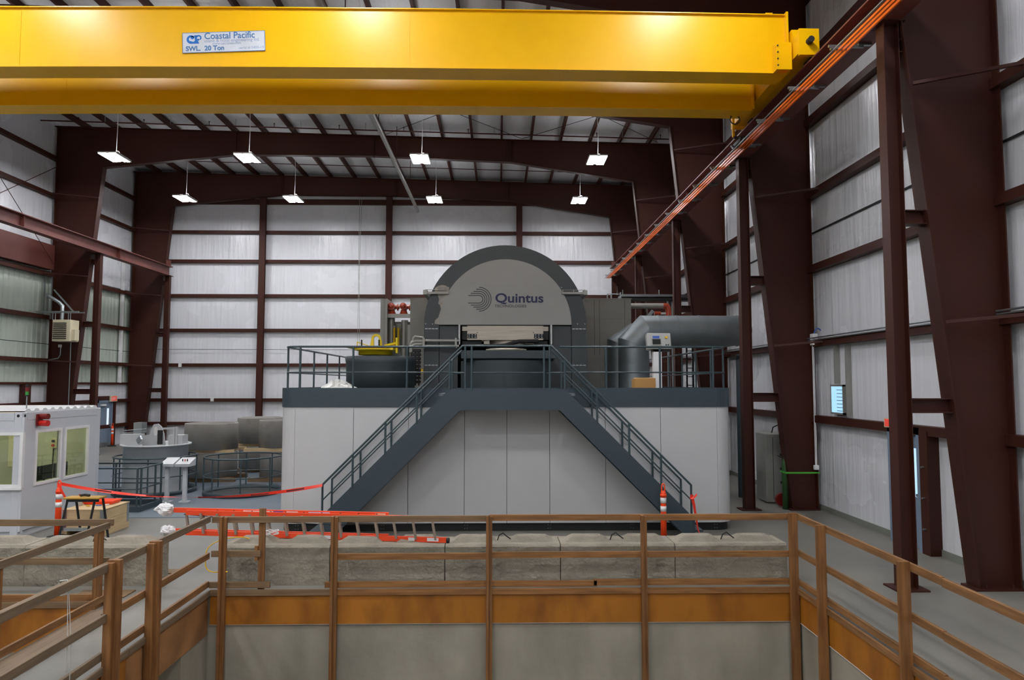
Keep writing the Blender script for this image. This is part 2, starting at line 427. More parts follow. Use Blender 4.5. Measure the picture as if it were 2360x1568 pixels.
# ------------------------------------------------------------------ portal frames
def frame(Y, lab, left=True):
    t = thing('portal_frame', lab, 'steel frame', (0, Y, 0))
    # right column: web, inner flange (tapering), outer flange
    xb, xm, xo = 7.1, 6.12, 7.72; zk = 11.95; zl = 12.45
    xrk, xlk = 5.9, -17.2
    def col(s, xb, xk, xo, zk):
        m = MB(); m.prism([(xb, .02), (xo, .02), (xo, zt(xo) - .02), (xk, zt(xk) - .02), (xk, zk)], Y - .008, Y + .008, 'y')
        m.bar((xb, Y, .02), (xk, Y, zk), .3, .022, (s, 0, 0)); m.bar((xo, Y, .02), (xo, Y, zt(xo)), .3, .022, (s, 0, 0))
        o = m.build('column', MAROON, t)
        b = MB(); b.box(min(xb, xo) - .08, max(xb, xo) + .03, Y - .18, Y + .18, 0, .03)
        for xx in (xo * .5 + xb * .5 - .2, xo * .5 + xb * .5 + .2): b.cyl(xx, Y - .12, .03, .08, .018, 8)
        b.build('base_plate', MAROON, o)
        return o
    col(1, xb, xrk, xo, zk)
    if left:
        o = col(-1, -18.4, xlk, -19.2, zl)
    # rafter
    x0, x1 = xlk, xrk
    lo = [(x0, zl), (-11.5, zt(-11.5) - 1.02), (-5.5, zt(-5.5) - .9), (0.5, zt(.5) - 1.0), (x1, zk)]
    m = MB(); m.prism(lo + [(x1, zt(x1)), (x0, zt(x0))], Y - .008, Y + .008, 'y')
    for a, b in zip(lo, lo[1:]): m.bar((a[0], Y, a[1]), (b[0], Y, b[1]), .26, .022)
    m.bar((x0 - 2.2, Y, zt(x0 - 2.2)), (x1 + 1.8, Y, zt(x1 + 1.8)), .26, .022)
    for xx in (-11.5, -5.5, .5): m.box(xx - .01, xx + .01, Y - .1, Y + .1, zt(xx) - .95, zt(xx) - .02)
    m.build('rafter', MAROON, t)
    # flange braces from the inner flange to the girts
    for z in (4.04, 7.72, 11.14):
        xi = xb + (xrk - xb) * z / zk
        MB().bar((xi + .03, Y - .17, z - .06), (XR - .12, Y - .75, z + .02), .05, .05).build('flange_brace', MAROON, t)
        if left:
            xi = -18.4 + (xlk + 18.4) * z / zl
            MB().bar((xi, Y - .17, z - .06), (XL + .12, Y - .75, z), .05, .05).build('flange_brace', MAROON, t)
    return t


FY = (10.5, 17.05, 23.6, 30.2, 36.7)
for Y, lab in zip(FY, ('maroon steel frame nearest the viewer, its broad column beside the blue wall door',
                       'maroon steel frame whose right column carries the lime green strap',
                       'maroon steel frame with its right column just behind the big galvanised duct',
                       'maroon steel frame with the beige heater hung by its left column',
                       'maroon steel frame closest to the back wall')):
    frame(Y, lab)


# ------------------------------------------------------------------ crane posts and runways
def crane_post(X, Y, s, lab, ztop=8.66, zbr=(2.72, 5.6, 8.3)):
    t = thing('crane_post', lab, 'steel post', (X, Y, 0))
    m = MB(); m.box(X - .12, X - .108, Y - .11, Y + .11, .02, ztop); m.box(X + .108, X + .12, Y - .11, Y + .11, .02, ztop); m.box(X - .11, X + .11, Y - .008, Y + .008, .02, ztop)
    m.build('post', MAROON, t)
    MB().box(X - .24, X + .24, Y - .2, Y + .2, 0, .025).build('base_plate', MAROON, t)
    MB().box(X - .2, X + .2, Y - .17, Y + .17, ztop, ztop + .02).build('cap_plate', MAROON, t)
    for z in zbr:
        xi = (7.1 - 1.2 * z / 11.95) if s > 0 else (-18.4 + 1.2 * z / 12.45)
        x0, x1 = sorted((X + s * .125, xi))
        m = MB(); m.box(x0, x1, Y - .006, Y + .006, z - .1, z + .1); m.box(x0, x1, Y - .1, Y + .1, z + .095, z + .11); m.box(x0, x1, Y - .1, Y + .1, z - .11, z - .095)
        m.build('bracket', MAROON, t)
    return t


for X, Y, s, lab in ((6.08, 10.5, 1, 'tall maroon crane post in front of the slate blue wall door'),
                     (6.08, 17.05, 1, 'maroon crane post beside the right end of the press enclosure'),
                     (6.08, 23.6, 1, 'maroon crane post partly hidden behind the large duct'),
                     (6.08, 30.2, 1, 'maroon crane post behind the service gantry and grey pipe'),
                     (6.08, 36.5, 1, 'maroon crane post at the far end of the conductor rail runway'),
                     (-17.3, 30.2, -1, 'maroon crane post to the right of the beige unit heater'),
                     (-17.3, 36.5, -1, 'maroon crane post at the far end of the runway without conductor bars')):
    crane_post(X, Y, s, lab)


def runway(X, y0, y1, lab, s):
    t = thing('crane_runway_beam', lab, 'beam', (X, y0, 8.7))
    m = MB(); m.box(X - .008, X + .008, y0, y1, 8.70, 9.14); m.box(X - .16, X + .16, y0, y1, 8.68, 8.705); m.box(X - .19, X + .19, y0, y1, 9.14, 9.17)
    yy = y0 + .4
    while yy < y1: m.box(X - .15, X + .15, yy - .006, yy + .006, 8.705, 9.14); yy += 6.4
    m.build('beam', MAROON_R, t)
    m = MB(); m.box(X - .025, X + .025, y0, y1, 9.17, 9.23); m.box(X - .05, X + .05, y0, y1, 9.17, 9.182); m.build('rail', MAROON_R, t)
    m = MB(); m.box(X - .1, X + .1, y1 - .16, y1 - .02, 9.17, 9.5); m.box(X - .16, X + .16, y1 - .2, y1 + .02, 9.17, 9.2); m.build('end_stop', MAROON_R, t)
    return t


runway(6.06, 2.0, 36.6, 'long maroon crane runway beam with the orange conductor bars', 1)
runway(-17.3, 12.0, 36.6, 'long maroon crane runway beam above the grey-green corrugated wall', -1)
t = thing('conductor_bar_set', 'orange and green conductor bars slung along the crane runway on steel arms', 'conductor rail', (5.62, 2, 8.55))
for X, mm in ((5.60, COND), (5.675, COND), (5.75, COND), (5.51, GREEN)):
    MB().bar((X, 2, 8.55), (X, 36, 8.55), .03 if mm == COND else .018, .04 if mm == COND else .018).build('conductor_bar', mm if mm == COND else GREYPIPE, t)
yy = 3.0
while yy < 36:
    m = MB(); m.box(5.44, 6.02, yy - .02, yy + .02, 8.60, 8.64); m.box(5.47, 5.8, yy - .03, yy + .03, 8.565, 8.60); m.box(5.93, 6.15, yy - .03, yy + .03, 8.64, 8.68)
    m.build('support_arm', GALV, t); yy += 1.62


# ------------------------------------------------------------------ overhead crane
t = thing('bridge_crane', 'yellow double girder bridge crane spanning the hall with a white maker sign', 'crane', (-5.8, 13.3, 9.2))
def girder(y0, y1):
    m = MB(); n = 24; x0, x1 = -17.0, 5.62
    def cam_(x): u = (x - x0) / (x1 - x0); return .1 * 4 * u * (1 - u) - .18 + .12 * u
    X = [x0 + (x1 - x0) * i / n for i in range(n + 1)]
    for (a, b, za, zb) in ((y0 + .05, y1 - .05, .02, 1.18), (y0, y1, 0, .022), (y0, y1, 1.18, 1.2)):
        vs = []
        for x in X: c = 9.18 + cam_(x); vs += [(x, a, c + za), (x, b, c + za), (x, b, c + zb), (x, a, c + zb)]
        fs = [(0, 1, 2, 3), (4 * n, 4 * n + 3, 4 * n + 2, 4 * n + 1)]
        for i in range(n):
            for k in range(4):
                k2 = (k + 1) % 4; fs.append((4 * i + k, 4 * i + 4 + k, 4 * i + 4 + k2, 4 * i + k2))
        m.add(vs, fs)
    g = m.build('girder', YELLOW, t)
    xw = at(943, 90, Y=y0).x
    for xx in (xw, xw - 7.5): MB().box(xx - .006, xx + .006, y0 + .044, y0 + .05, 9.22 + cam_(xx), 10.35 + cam_(xx)).build('weld_seam', YELLOW, g)
    return g
girder(13.2, 13.72); girder(15.05, 15.55)
m = MB(); m.box(5.62, 5.66, 13.14, 13.78, 9.14, 10.34); m.build('end_plate', YELLOW, t)
m = MB(); m.box(5.62, 5.66, 15.0, 15.6, 9.14, 10.34); m.build('end_plate', YELLOW, t)
for X, s in ((5.9, 1), (-17.3, -1)):
    m = MB(); m.box(X - .2, X + .14, 12.75, 16.6, 9.34, 9.72); m.box(X - .22, X + .16, 12.72, 12.78, 9.27, 9.78); m.box(X - .22, X + .16, 16.58, 16.64, 9.27, 9.78)
    m.prism([(13.0, 9.72), (13.9, 9.72), (13.6, 9.95), (13.1, 9.95)], X - .2, X + .14, 'x')
    et = m.build('end_truck', YELLOW, t)
    for yy in (13.1, 16.2):
        m = MB(); m.tube([(6.02 - .04 if s > 0 else X - .04, yy, 9.39), (6.02 + .04 if s > 0 else X + .04, yy, 9.39)], .155, 24); m.build('wheel', RUBBER, et)
m = MB(); m.tube([(5.86, 12.60, 9.52), (5.86, 12.72, 9.52)], .06, 16); m.build('buffer', RUBBER, t)
m = MB(); m.box(5.36, 5.41, 13.02, 13.2, 9.12, 9.66); m.box(5.41, 5.66, 13.02, 13.05, 9.12, 9.66); m.build('splice_plate', YELLOW, t)
for k in range(4): MB().tube([(5.385, 13.0, 9.2 + k * .13), (5.385, 13.02, 9.2 + k * .13)], .014, 8).build('bolt', RUBBER, t)
MB().box(5.28, 5.42, 13.3, 13.5, 10.31, 10.4).build('lifting_lug', YELLOW, t)
q = at(1690, 300, X=5.42)
MB().bar((5.42, q.y, 9.75), (5.42, q.y, 8.75), .05, .05).build('collector_mast', YELLOW, t)
MB().bar((5.1, q.y, 9.3), (5.7, q.y, 9.34), .05, .05).build('mast_arm', YELLOW, t)
m = MB(); m.box(5.42, 5.8, q.y - .04, q.y + .04, 8.72, 8.76)
for X in (5.51, 5.6, 5.675, 5.75):
    m.box(X - .02, X + .02, q.y - .25, q.y + .25, 8.585, 8.66); m.tube([(X, q.y - .2, 8.66), (X + .03, q.y - .1, 8.72), (X, q.y, 8.72)], .008, 6)
m.build('current_collector', RUBBER, t)
pts = [(5.2, q.y - .5, 9.2)] + [(5.36 + .11 * math.sin(a), q.y - .3, 9.05 + .11 * math.cos(a)) for a in [i * math.pi / 6 - 1 for i in range(14)]]
MB().tube(pts, .012, 6).build('cable_loop', RUBBER, t)
# sign on the front girder: corners measured on the photograph
a = at(423, 122, Y=13.24); b = at(610, 116, Y=13.24); c = at(419, 79, Y=13.24); yS = 13.235
sl = (at(612, 70, Y=yS) - at(422, 76, Y=yS)); ang = math.atan2(sl.z, sl.x)
hS = (at(515, 73, Y=yS) - at(515, 119.5, Y=yS)).z; wS = (at(611, 94, Y=yS) - at(420.5, 98, Y=yS)).length
so = at(421, 123, Y=yS)
MS = Matrix.Translation(so) @ Matrix.Rotation(-ang, 4, 'Y')
m = MB(); m.M = MS; m.box(0, wS, -.006, .004, 0, hS); sg = m.build('maker_sign', SIGNW, t)
m = MB(); m.M = MS
for x0, x1, z0, z1 in ((0, wS, 0, .008), (0, wS, hS - .008, hS), (0, .008, 0, hS), (wS - .008, wS, 0, hS)): m.box(x0, x1, -.009, -.005, z0, z1)
m.build('sign_border', MIDBLUE, sg)
def st(body, size, u, v, mm, sx=1., off=0., sp=1.):
    p = MS @ Vector((u * wS, -.008, v * hS)); return text(body, size, p, mm, sg, sx=sx, off=off, ext=.001, ry=-ang, spacing=sp)
st('Coastal Pacific', .18, .265, .66, MIDBLUE, .93, .002)
st('crane & hoist engineering ltd.', .09, .265, .50, PALETXT, 1.0)
st('www.cpcranes.com', .07, .36, .37, PALETXT, 1.0)
st('SWL.  20 Ton', .13, .04, .1, MIDBLUE, 1.0, .004)
st('serial # 5400-19', .07, .68, .12, PALETXT, 1.05)
# the two curling initials
m = MB(); m.M = MS
def curl(cx, cz, R, r, a0, a1, wr, n=26):
    o = []; i_ = []
    for k in range(n + 1):
        u = k / n; a = a0 + (a1 - a0) * u; ww = wr[0] + (wr[1] - wr[0]) * u
        o.append((cx + (R) * math.cos(a), cz + (R) * math.sin(a))); i_.append((cx + (R - ww) * math.cos(a), cz + (R - ww) * math.sin(a)))
    m.ring(o, i_, -.010, -.006, 'y', closed=False)
k = hS
cx, cz = wS * .105, hS * .66
curl(cx, cz, .21 * k, 0, math.radians(30), math.radians(275), (.07 * k, .13 * k))
m.prism([(cx + .06 * k + .08 * k * math.cos(a * .524), cz + .09 * k + .08 * k * math.sin(a * .524)) for a in range(12)], -.010, -.006, 'y')
m.prism([(cx - .0 * k, cz - .21 * k), (cx + .13 * k, cz - .21 * k), (cx + .13 * k, cz - .12 * k), (cx, cz - .09 * k)], -.0101, -.0061, 'y')
px_ = wS * .165
m.prism([(px_ - .13 * k, cz - .21 * k), (px_ + .14 * k, cz - .21 * k), (px_ + .12 * k, cz - .12 * k), (px_ + .06 * k, cz - .06 * k), (px_ + .05 * k, cz + .05 * k), (px_ + .06 * k, cz + .2 * k), (px_ - .09 * k, cz + .2 * k), (px_ - .06 * k, cz + .1 * k), (px_ - .05 * k, cz - .06 * k), (px_ - .12 * k, cz - .13 * k)], -.010, -.006, 'y')
curl(px_ + .13 * k, cz + .08 * k, .13 * k, 0, math.radians(150), math.radians(-60), (.07 * k, .05 * k))
m.prism([(px_ + .11 * k + .05 * k * math.cos(a * .524), cz - .02 * k + .05 * k * math.sin(a * .524)) for a in range(12)], -.0101, -.0061, 'y')
m.build('logo', LOGOBLUE, sg)


# ------------------------------------------------------------------ high bay lights
def lamp(X, Y, Z, lab, group=None):
    t = thing('high_bay_light', lab, 'ceiling light', (X, Y, Z), group)
    m = MB()
    m.box(X - .36, X + .36, Y - .55, Y + .55, Z + .02, Z + .07); m.box(X - .36, X - .34, Y - .55, Y + .55, Z - .01, Z + .03); m.box(X + .34, X + .36, Y - .55, Y + .55, Z - .01, Z + .03)
    m.box(X - .3, X - .08, Y - .4, Y + .4, Z + .07, Z + .12); m.box(X + .08, X + .3, Y - .4, Y + .4, Z + .07, Z + .12)
    m.build('housing', WHITE, t)
    for s in (-1, 1): MB().box(X + s * .2 - .125, X + s * .2 + .125, Y - .52, Y + .52, Z, Z + .02).build('light_panel', LIGHTM, t)
    MB().box(X - .28, X + .28, Y - .35, Y + .35, Z + .121, Z + .126).build('roof_fill_panel', ROOF_FILL, t)  # added glowing panel, there only to lift the roof brightness
    zz = zt(X) + .25
    MB().tube([(X + .05, Y, Z + .12), (X + .07, Y, (Z + zz) / 2), (X + .03, Y, zz)], .011, 6).build('hanging_cord', WHITE, t)
    MB().tube([(X + .1 + .07 * math.cos(a), Y, Z + .2 + .07 * math.sin(a)) for a in [i * math.pi / 6 for i in range(13)]], .008, 5).build('cord_loop', WHITE, t)
    return t


LX = ((-15.0, 'leftmost'), (-9.85, 'second from the left'), (-3.1, 'third from the left'), (3.85, 'rightmost'))
proto = None
for Y, row in ((27.0, 'nearer'), (33.1, 'farther')):
    for X, w_ in LX:
        lamp(X, Y, 11.86, f'hanging high bay light, {w_} of the {row} row of four')
for Y in (20.3, 10.7, 4.5, -1.5, -7.0):
    for X, w_ in LX:
        lamp(X, Y, 11.86, 'twin panel high bay light of the rows above and before the yellow crane', 'high bay lights out of the picture')

# sprinkler main, drain pipe, brace rods
t = thing('sprinkler_pipe', 'thin dark sprinkler pipe with upright heads slung across under the roof', 'pipe', (-5, 28.7, 13.3))
MB().tube([(XL + .3, 28.7, zt(XL) - .28), (XR - .2, 28.7, zt(XR) - .28)], .03, 8).build('pipe', MAROON, t)
xx = -17.5
while xx < 7:
    m = MB(); m.tube([(xx, 28.7, zt(xx) - .26), (xx, 28.7, zt(xx) - .12)], .014, 6); m.cyl(xx, 28.7, zt(xx) - .13, zt(xx) - .10, .03, 8); m.build('sprinkler_head', MAROON, t)
    MB().bar((xx + 1.1, 28.7, zt(xx) - .29), (xx + 1.1, 28.7, zt(xx)), .02, .02).build('hanger', GALV, t)
    xx += 2.7
t = thing('drain_pipe', 'long grey pipe running toward the back wall close under the roof', 'pipe', (-4.3, 17, 12.25))
a = at(865, 270, X=-4.32); b = at(955, 465, X=-4.32)
MB().tube([(-4.32, 14, 12.25), (-4.32, 36.6, 12.2)], .085, 12).build('pipe', GREYPIPE, t)
for yy in (19, 24.5, 28.9, 33.4): MB().bar((-4.32, yy, 12.3), (-4.32, yy, zt(-4.3)), .025, .025).build('hanger', MAROON, t)
for yy in (22.0, 28.2): MB().tube([(-4.32, yy, 12.235), (-4.32, yy + .14, 12.235)], .105, 12).build('coupling', GREYPIPE, t)
def cross_brace(lab, mat_, r, *rods):
    t = thing('cross_brace', lab, 'brace rods', rods[0][0])
    for a, b in rods: MB().tube([a, b], r, 6).build('rod', mat_, t)
cross_brace('thin crossed steel rods bracing the side wall above the beige heater', MAROON, .014, ((-18.9, 23.7, 13.0), (-18.9, 30.1, 7.8)), ((-18.9, 23.7, 8.6), (-18.9, 30.1, 12.6)))
cross_brace('thin crossed rods in the roof bay above the press, nearer the conductor rail side', RUBBER, .011, ((1.0, 24.0, zt(1) - .02), (7.0, 29.9, zt(7) - .02)), ((1.0, 29.9, zt(1) - .02), (7.0, 24.0, zt(7) - .02)))
cross_brace('thin crossed rods in the roof bay above the press, beside the grey drain pipe', RUBBER, .011, ((-5.0, 24.0, zt(-5) - .02), (1.0, 29.9, zt(1) - .02)), ((-5.0, 29.9, zt(-5) - .02), (1.0, 24.0, zt(1) - .02)))

#==PART2==
# ------------------------------------------------------------------ wooden guard rails round the pits
def guard(lab, loc): return thing('guard_rail', lab, 'railing', loc)


def post(t, x, y, z0=-1.6, z1=1.13, wx=.089, wy=.089, name='post', mm=None):
    # two studs nailed face to face
    m = MB(); m.box(x - wx / 2, x + wx / 2, y - wy / 2, y + wy / 2, z0, z1)
    return m.build(name, mm or WZ, t)


yf = P1[3] - .02
t = guard('lumber guard rail along the far edge of the pit, in front of the concrete blocks', (0, yf, 0))
for px in (508, 767, 1127, 1487):
    X = at(px, 1400, Y=yf - .09).x
    m = MB(); m.box(X - .045, X - .005, yf - .1, yf - .012, -3.88, 1.1); m.box(X - .003, X + .045, yf - .06, yf - .01, -3.88, 1.085)
    m.build('post', WZ, t)
xl, xr = P1[0] + .02, P1[1]
def rl(t, name, x0, x1, z, mm=WX, y=None, h=.089, dy=.0):
    y = yf - .01 if y is None else y
    return MB().bbox(x0, x1, y, y + .038, z - h / 2, z + h / 2, .003).build(name, mm, t)
xj = at(1127, 1400, Y=yf).x; x7 = at(767, 1400, Y=yf).x
rl(t, 'top_rail', xl, x7, 1.045, GREYWX); rl(t, 'top_rail', x7, xj, 1.05, GREYWX); rl(t, 'top_rail', xj, xr, 1.06)
rl(t, 'mid_rail', x7, xj, .50); rl(t, 'mid_rail', xj, xr, .515); rl(t, 'mid_rail', xl, at(600, 1300, Y=yf).x, .55, GREYWX)
rl(t, 'toe_board', xl - .02, at(623, 1300, Y=yf).x, .1, GREYWX); rl(t, 'toe_board', at(749, 1300, Y=yf).x, xj + 1.6, .095); rl(t, 'toe_board', xj + 1.55, xr, .11)
X = at(602, 1300, Y=yf + .03).x
m = MB(); m.box(X - .045, X + .045, yf + .03, yf + .068, .02, 1.2); m.build('short_stud', WZ, t)
m = MB(); m.box(X - .09, X - .045, yf + .0, yf + .04, .45, .66); m.build('cleat', WZ, t)
t = thing('edge_formwork', 'orange plywood skirt and lumber edge board on the far wall of the pit', 'formwork', (0, yf, -.5))
x4 = at(1487, 1400, Y=yf).x
for a, b in ((xl, x7), (x7, xj), (xj, x4), (x4, xr)):
    MB().box(a, b - .004, yf + .0, yf + .018, -.47, -.035).build('plywood_skirt', PLY, t)
    MB().bbox(a, b - .006, yf - .035, yf - .0, -.05, .036, .003).build('edge_board', WX if a > x7 - .1 else GREYWX, t)
m = MB(); m.box(xl, xr, yf + .005, yf + .02, -.478, -.470); m.build('plaster_line', WHITE, t)

# right side of the pit
xp = P1[1] - .0
t = guard('lumber guard rail running along the pit toward the broad steel column', (xp, 6, 0))
for px, yy in ((1828, yf - .05), (1893, None), (2083, None), (2600, None)):
    Y = yy or (xp * F / (px - 1150) * .995)
    m = MB(); m.box(xp - .14, xp - .012, Y - .045, Y - .003, -3.88, 1.13); m.box(xp - .10, xp - .012, Y - .0, Y + .045, -3.88, 1.10)
    m.build('post', WZ, t)
def ry(t, name, X, y0, y1, z, mm=WY, h=.089):
    return MB().bbox(X, X + .038, y0, y1, z - h / 2, z + h / 2, .003).build(name, mm, t)
for z, nm in ((1.06, 'top_rail'), (.53, 'mid_rail'), (.1, 'toe_board')):
    for a, b in ((P1[2], 7.05), (7.05, 10.52)): ry(t, nm, xp - .01, a + .002, b, z + (.01 if a > 5 else 0))
t = thing('edge_formwork', 'orange plywood skirt and edge board on the pit side below the broad steel column', 'formwork', (xp, 6, -.5))
for a, b in ((P1[2], 4.8), (4.8, 7.2), (7.2, 9.4), (9.4, 10.5)):
    MB().box(xp - .0, xp + .018, a, b - .004, -.47, -.035).build('plywood_skirt', PLY, t)
    MB().bbox(xp - .035, xp, a, b - .006, -.05, .036, .003).build('edge_board', WY, t)
MB().box(xp - .004, xp + .016, P1[2], P1[3], -.478, -.470).build('plaster_line', WHITE, t)

# left side of the pit (walkway)
xq = P1[0] + .0
t = guard('lumber guard rail between the pit and the narrow concrete walkway', (xq, 6, 0))
for px in (363, 272, -300):
    Y = abs(xq) * F / (1150 - px) * 1.0
    m = MB(); m.box(xq + .012, xq + .15, Y - .005, Y + .055, -3.0, 1.14); m.box(xq + .012, xq + .10, Y - .06, Y - .008, -3.0, 1.12)
    m.build('post', WZ, t)
for z, nm in ((1.06, 'top_rail'), (.53, 'mid_rail'), (.12, 'toe_board')):
    for a, b, o in ((P1[2], 5.6, .0), (5.6, 7.75, .045), (7.75, 8.9, 0), (8.9, 10.5, .0)):
        ry(t, nm, xq - .03 + (o if nm != 'toe_board' else 0), a + .002, b, z + (.012 if a < 6 else 0), GREYW if nm == 'top_rail' or a < 7 else WY)
MB().bbox(xq - .07, xq - .032, 5.0, 8.4, 1.05, 1.09, .003).build('spare_stud', GREYW, t)
t = thing('edge_formwork', 'plywood skirt, orange near and dirty brown far, hung below the walkway edge', 'formwork', (xq, 6, -.5))
for a, b, mm in ((P1[2], 5.9, PLY), (5.9, 7.7, PLY), (7.7, 8.25, PLY), (8.25, 10.5, PLYD)):
    MB().box(xq - .018, xq + .0, a, b - .004, -.52 if mm == PLY else -.6, -.035).build('plywood_skirt', mm, t)
    MB().bbox(xq, xq + .035, a, b - .006, -.05, .03, .003).build('edge_board', GREYW, t)
tw = thing('twine', 'thin pale twine knotted round the walkway rail and hanging into the pit', 'string', (xq, 5.9, 1.1))
kx = at(150, 1340, X=xq)
m = MB(); m.tube([(xq - .05, kx.y, 1.12), (xq + .02, kx.y, 1.13), (xq + .03, kx.y + .01, .99), (xq - .04, kx.y, .98), (xq - .06, kx.y, 1.1)], .006, 5)
m.build('knot', SHEET, tw)
for dx, zl in ((.0, .25), (.06, -1.4)): MB().tube([(xq + .03, kx.y + dx * .3, 1.0), (xq + .035, kx.y + .02 + dx, .5), (xq + .04, kx.y + dx, zl)], .004, 5).build('strand', SHEET, tw)

# second pit: right edge rail and far rail
xs_ = P2[1]
t = guard('lumber guard rail on the cabin side of the walkway, turning at its far post', (xs_, 6, 0))
for px in (262, 40):
    Y = abs(xs_) * F / (1150 - px)
    m = MB(); m.box(xs_ - .10, xs_ - .045, Y - .045, Y + .045, -1.2, 1.03); m.box(xs_ - .04, xs_ - .002, Y - .045, Y + .03, -1.2, 1.02)
    m.build('post', WZ, t)
for a, b in ((P2[2], 7.8), (7.8, 10.02)):
    ry(t, 'top_rail', xs_ - .03, a + .002, b, 1.07, GREYW); ry(t, 'toe_board', xs_ - .02, a + .002, b, .1, WY)
MB().box(xs_ + .02, xs_ + .3, P2[2], 9.6, .002, .04).build('plank', GREYW, t)
y2 = P2[3]
rl(t, 'top_rail', -12.0, xs_ + .05, 1.11, GREYWX, y2 - .0); rl(t, 'mid_rail', -12.0, xs_, .58, GREYWX, y2); rl(t, 'toe_board', -12.0, xs_, .08, WX, y2)
for X in (-8.3,): MB().box(X - .045, X + .045, y2 - .09, y2 - .0, -1.2, 1.13).build('post', WZ, t)
t = thing('edge_formwork', 'orange plywood skirt on the pit in front of the cabin', 'formwork', (xs_ - 2, y2, -.5))
for a, b in ((-14, -10.9), (-10.9, -8.4), (-8.4, -5.47)):
    MB().box(a, b, y2 - .0, y2 + .018, -.65, -.035).build('plywood_skirt', PLY, t); MB().bbox(a, b, y2 - .035, y2, -.05, .036, .003).build('edge_board', GREYWX, t)
MB().box(xs_, xs_ + .018, P2[2], 9.98, -.49, -.035).build('plywood_skirt', PLY, t)


# ------------------------------------------------------------------ concrete blocks
def block(x0, x1, y0, lab, seed, hook=True, keys=True, group='concrete blocks'):
    rnd = random.Random(seed); y1 = y0 + .61; z1 = .6
    t = thing('concrete_block', lab, 'concrete block', ((x0 + x1) / 2, y0, 0), group)
    # body: gridded box with chamfered rim and slightly rough faces
    m = MB(); nx, nz = 14, 6; c = .035
    prof = [(y0 + .01, 0.0)] + [(y0 + rnd.uniform(-.004, .004), z1 * k / nz) for k in range(1, nz)] + [(y0, z1 - c), (y0 + c, z1), (y1 - c, z1), (y1, z1 - c), (y1, 0)]
    vs = []
    for i in range(nx + 1):
        x = x0 + (x1 - x0) * i / nx
        for k, (a, b) in enumerate(prof):
            j = rnd.uniform(-.006, .006) if 0 < k < len(prof) - 1 else 0
            vs.append((x, a + j, b + j * .4))
    n = len(prof)
    fs = [(i * n + k, (i + 1) * n + k, (i + 1) * n + k + 1, i * n + k + 1) for i in range(nx) for k in range(n - 1)]
    fs += [(i * n + n - 1, (i + 1) * n + n - 1, (i + 1) * n, i * n) for i in range(nx)] + [tuple(range(n)), tuple(nx * n + k for k in range(n))[::-1]]
    m.add(vs, fs); o = m.build('body', BLOCK, t)
    if keys:
        L = x1 - x0
        for a, b in ((.05, .44), (.56, .95)):
            m = MB(); A, B = x0 + a * L, x0 + b * L
            m.add([(A, y0 + .15, z1), (B, y0 + .15, z1), (B, y1 - .12, z1), (A, y1 - .12, z1), (A + .12, y0 + .23, z1 + .075), (B - .12, y0 + .23, z1 + .075), (B - .12, y1 - .2, z1 + .075), (A + .12, y1 - .2, z1 + .075)],
                  [(4, 5, 6, 7), (0, 1, 5, 4), (1, 2, 6, 5), (2, 3, 7, 6), (3, 0, 4, 7)])
            m.build('key', BLOCK, t)
    if hook:
        xm = (x0 + x1) / 2 + rnd.uniform(-.03, .03)
        MB().tube([(xm - .09, y0 + .3, z1 - .01), (xm - .06, y0 + .29, z1 + .08), (xm, y0 + .28, z1 + .115), (xm + .05, y0 + .28, z1 + .07), (xm + .12, y0 + .29, z1 + .02)], .009, 6).build('lifting_loop', RUBBER, t)
    return t


yb = 10.82
bx = [at(p, 1300, Y=yb).x for p in (512, 760, 1025, 1292, 1556, 1815)]
labs = ('shortest concrete block, pebbled and lying behind the short upright stud', 'concrete block under the middle of the orange ladder, next to the shortest block',
        'concrete block under the right tip of the orange ladder', 'concrete block with a bent lifting loop, directly below the press centre',
        'concrete block in front of the right orange delineator post')
for i in range(5): block(bx[i] + .006, bx[i + 1] - .006, yb, labs[i], i, hook=i > 1)
block(at(55, 1300, Y=10.85).x + .01, at(345, 1300, Y=10.85).x, 10.85, 'concrete block standing alone at the corner of the cabin side pit, near the walkway', 11)
block(at(55, 1300, Y=10.85).x - 1.84, at(55, 1300, Y=10.85).x - .01, 10.87, 'concrete block cut off by the picture edge, in front of the cabin', 12)
MB().box(-6.6, -5.2, 11.5, 11.75, .0, .018).build('plank', GREYWX, label='thin pale board lying on the floor behind the cornermost block', cat='board')
MB().box(-6.1, -5.35, 10.25, 10.6, .0, .018).build('plank', GREYWX, label='small plywood offcut on the walkway floor at the foot of the block', cat='board')

# ------------------------------------------------------------------ ladder lying on its edge on the blocks
t = thing('extension_ladder', 'orange fibreglass extension ladder lying on its edge along the concrete blocks', 'ladder', (-3, 11.1, .6))
A = at(392, 1221, Y=11.55); B = at(1031, 1243, Y=10.92)
A = Vector((A.x, 11.55, .605)); B = Vector((B.x, 10.92, .605)); ax = (B - A).normalized(); nr = Vector((-ax.y, ax.x, 0))
def lrail(p, q, off, z, ss=1):
    m = MB(); o = nr * off
    m.bar(p + o + Vector((0, 0, z)), q + o + Vector((0, 0, z)), .012, .075); m.bar(p + o + nr * (.018 * ss) + Vector((0, 0, z + .034)), q + o + nr * (.018 * ss) + Vector((0, 0, z + .034)), .036, .008)
    m.bar(p + o + nr * (.018 * ss) + Vector((0, 0, z - .034)), q + o + nr * (.018 * ss) + Vector((0, 0, z - .034)), .036, .008)
    return m.build('rail', ORLAD, t)
C = A + ax * ((at(890, 1240, Y=11.0).x - A.x) / ax.x)
lrail(A + Vector((.25, 0, 0)), B, 0, .04); ur = lrail(A + Vector((.25, 0, 0)), B, 0, .36)
lrail(A, C, .09, .05); ub = lrail(A, C, .09, .385)
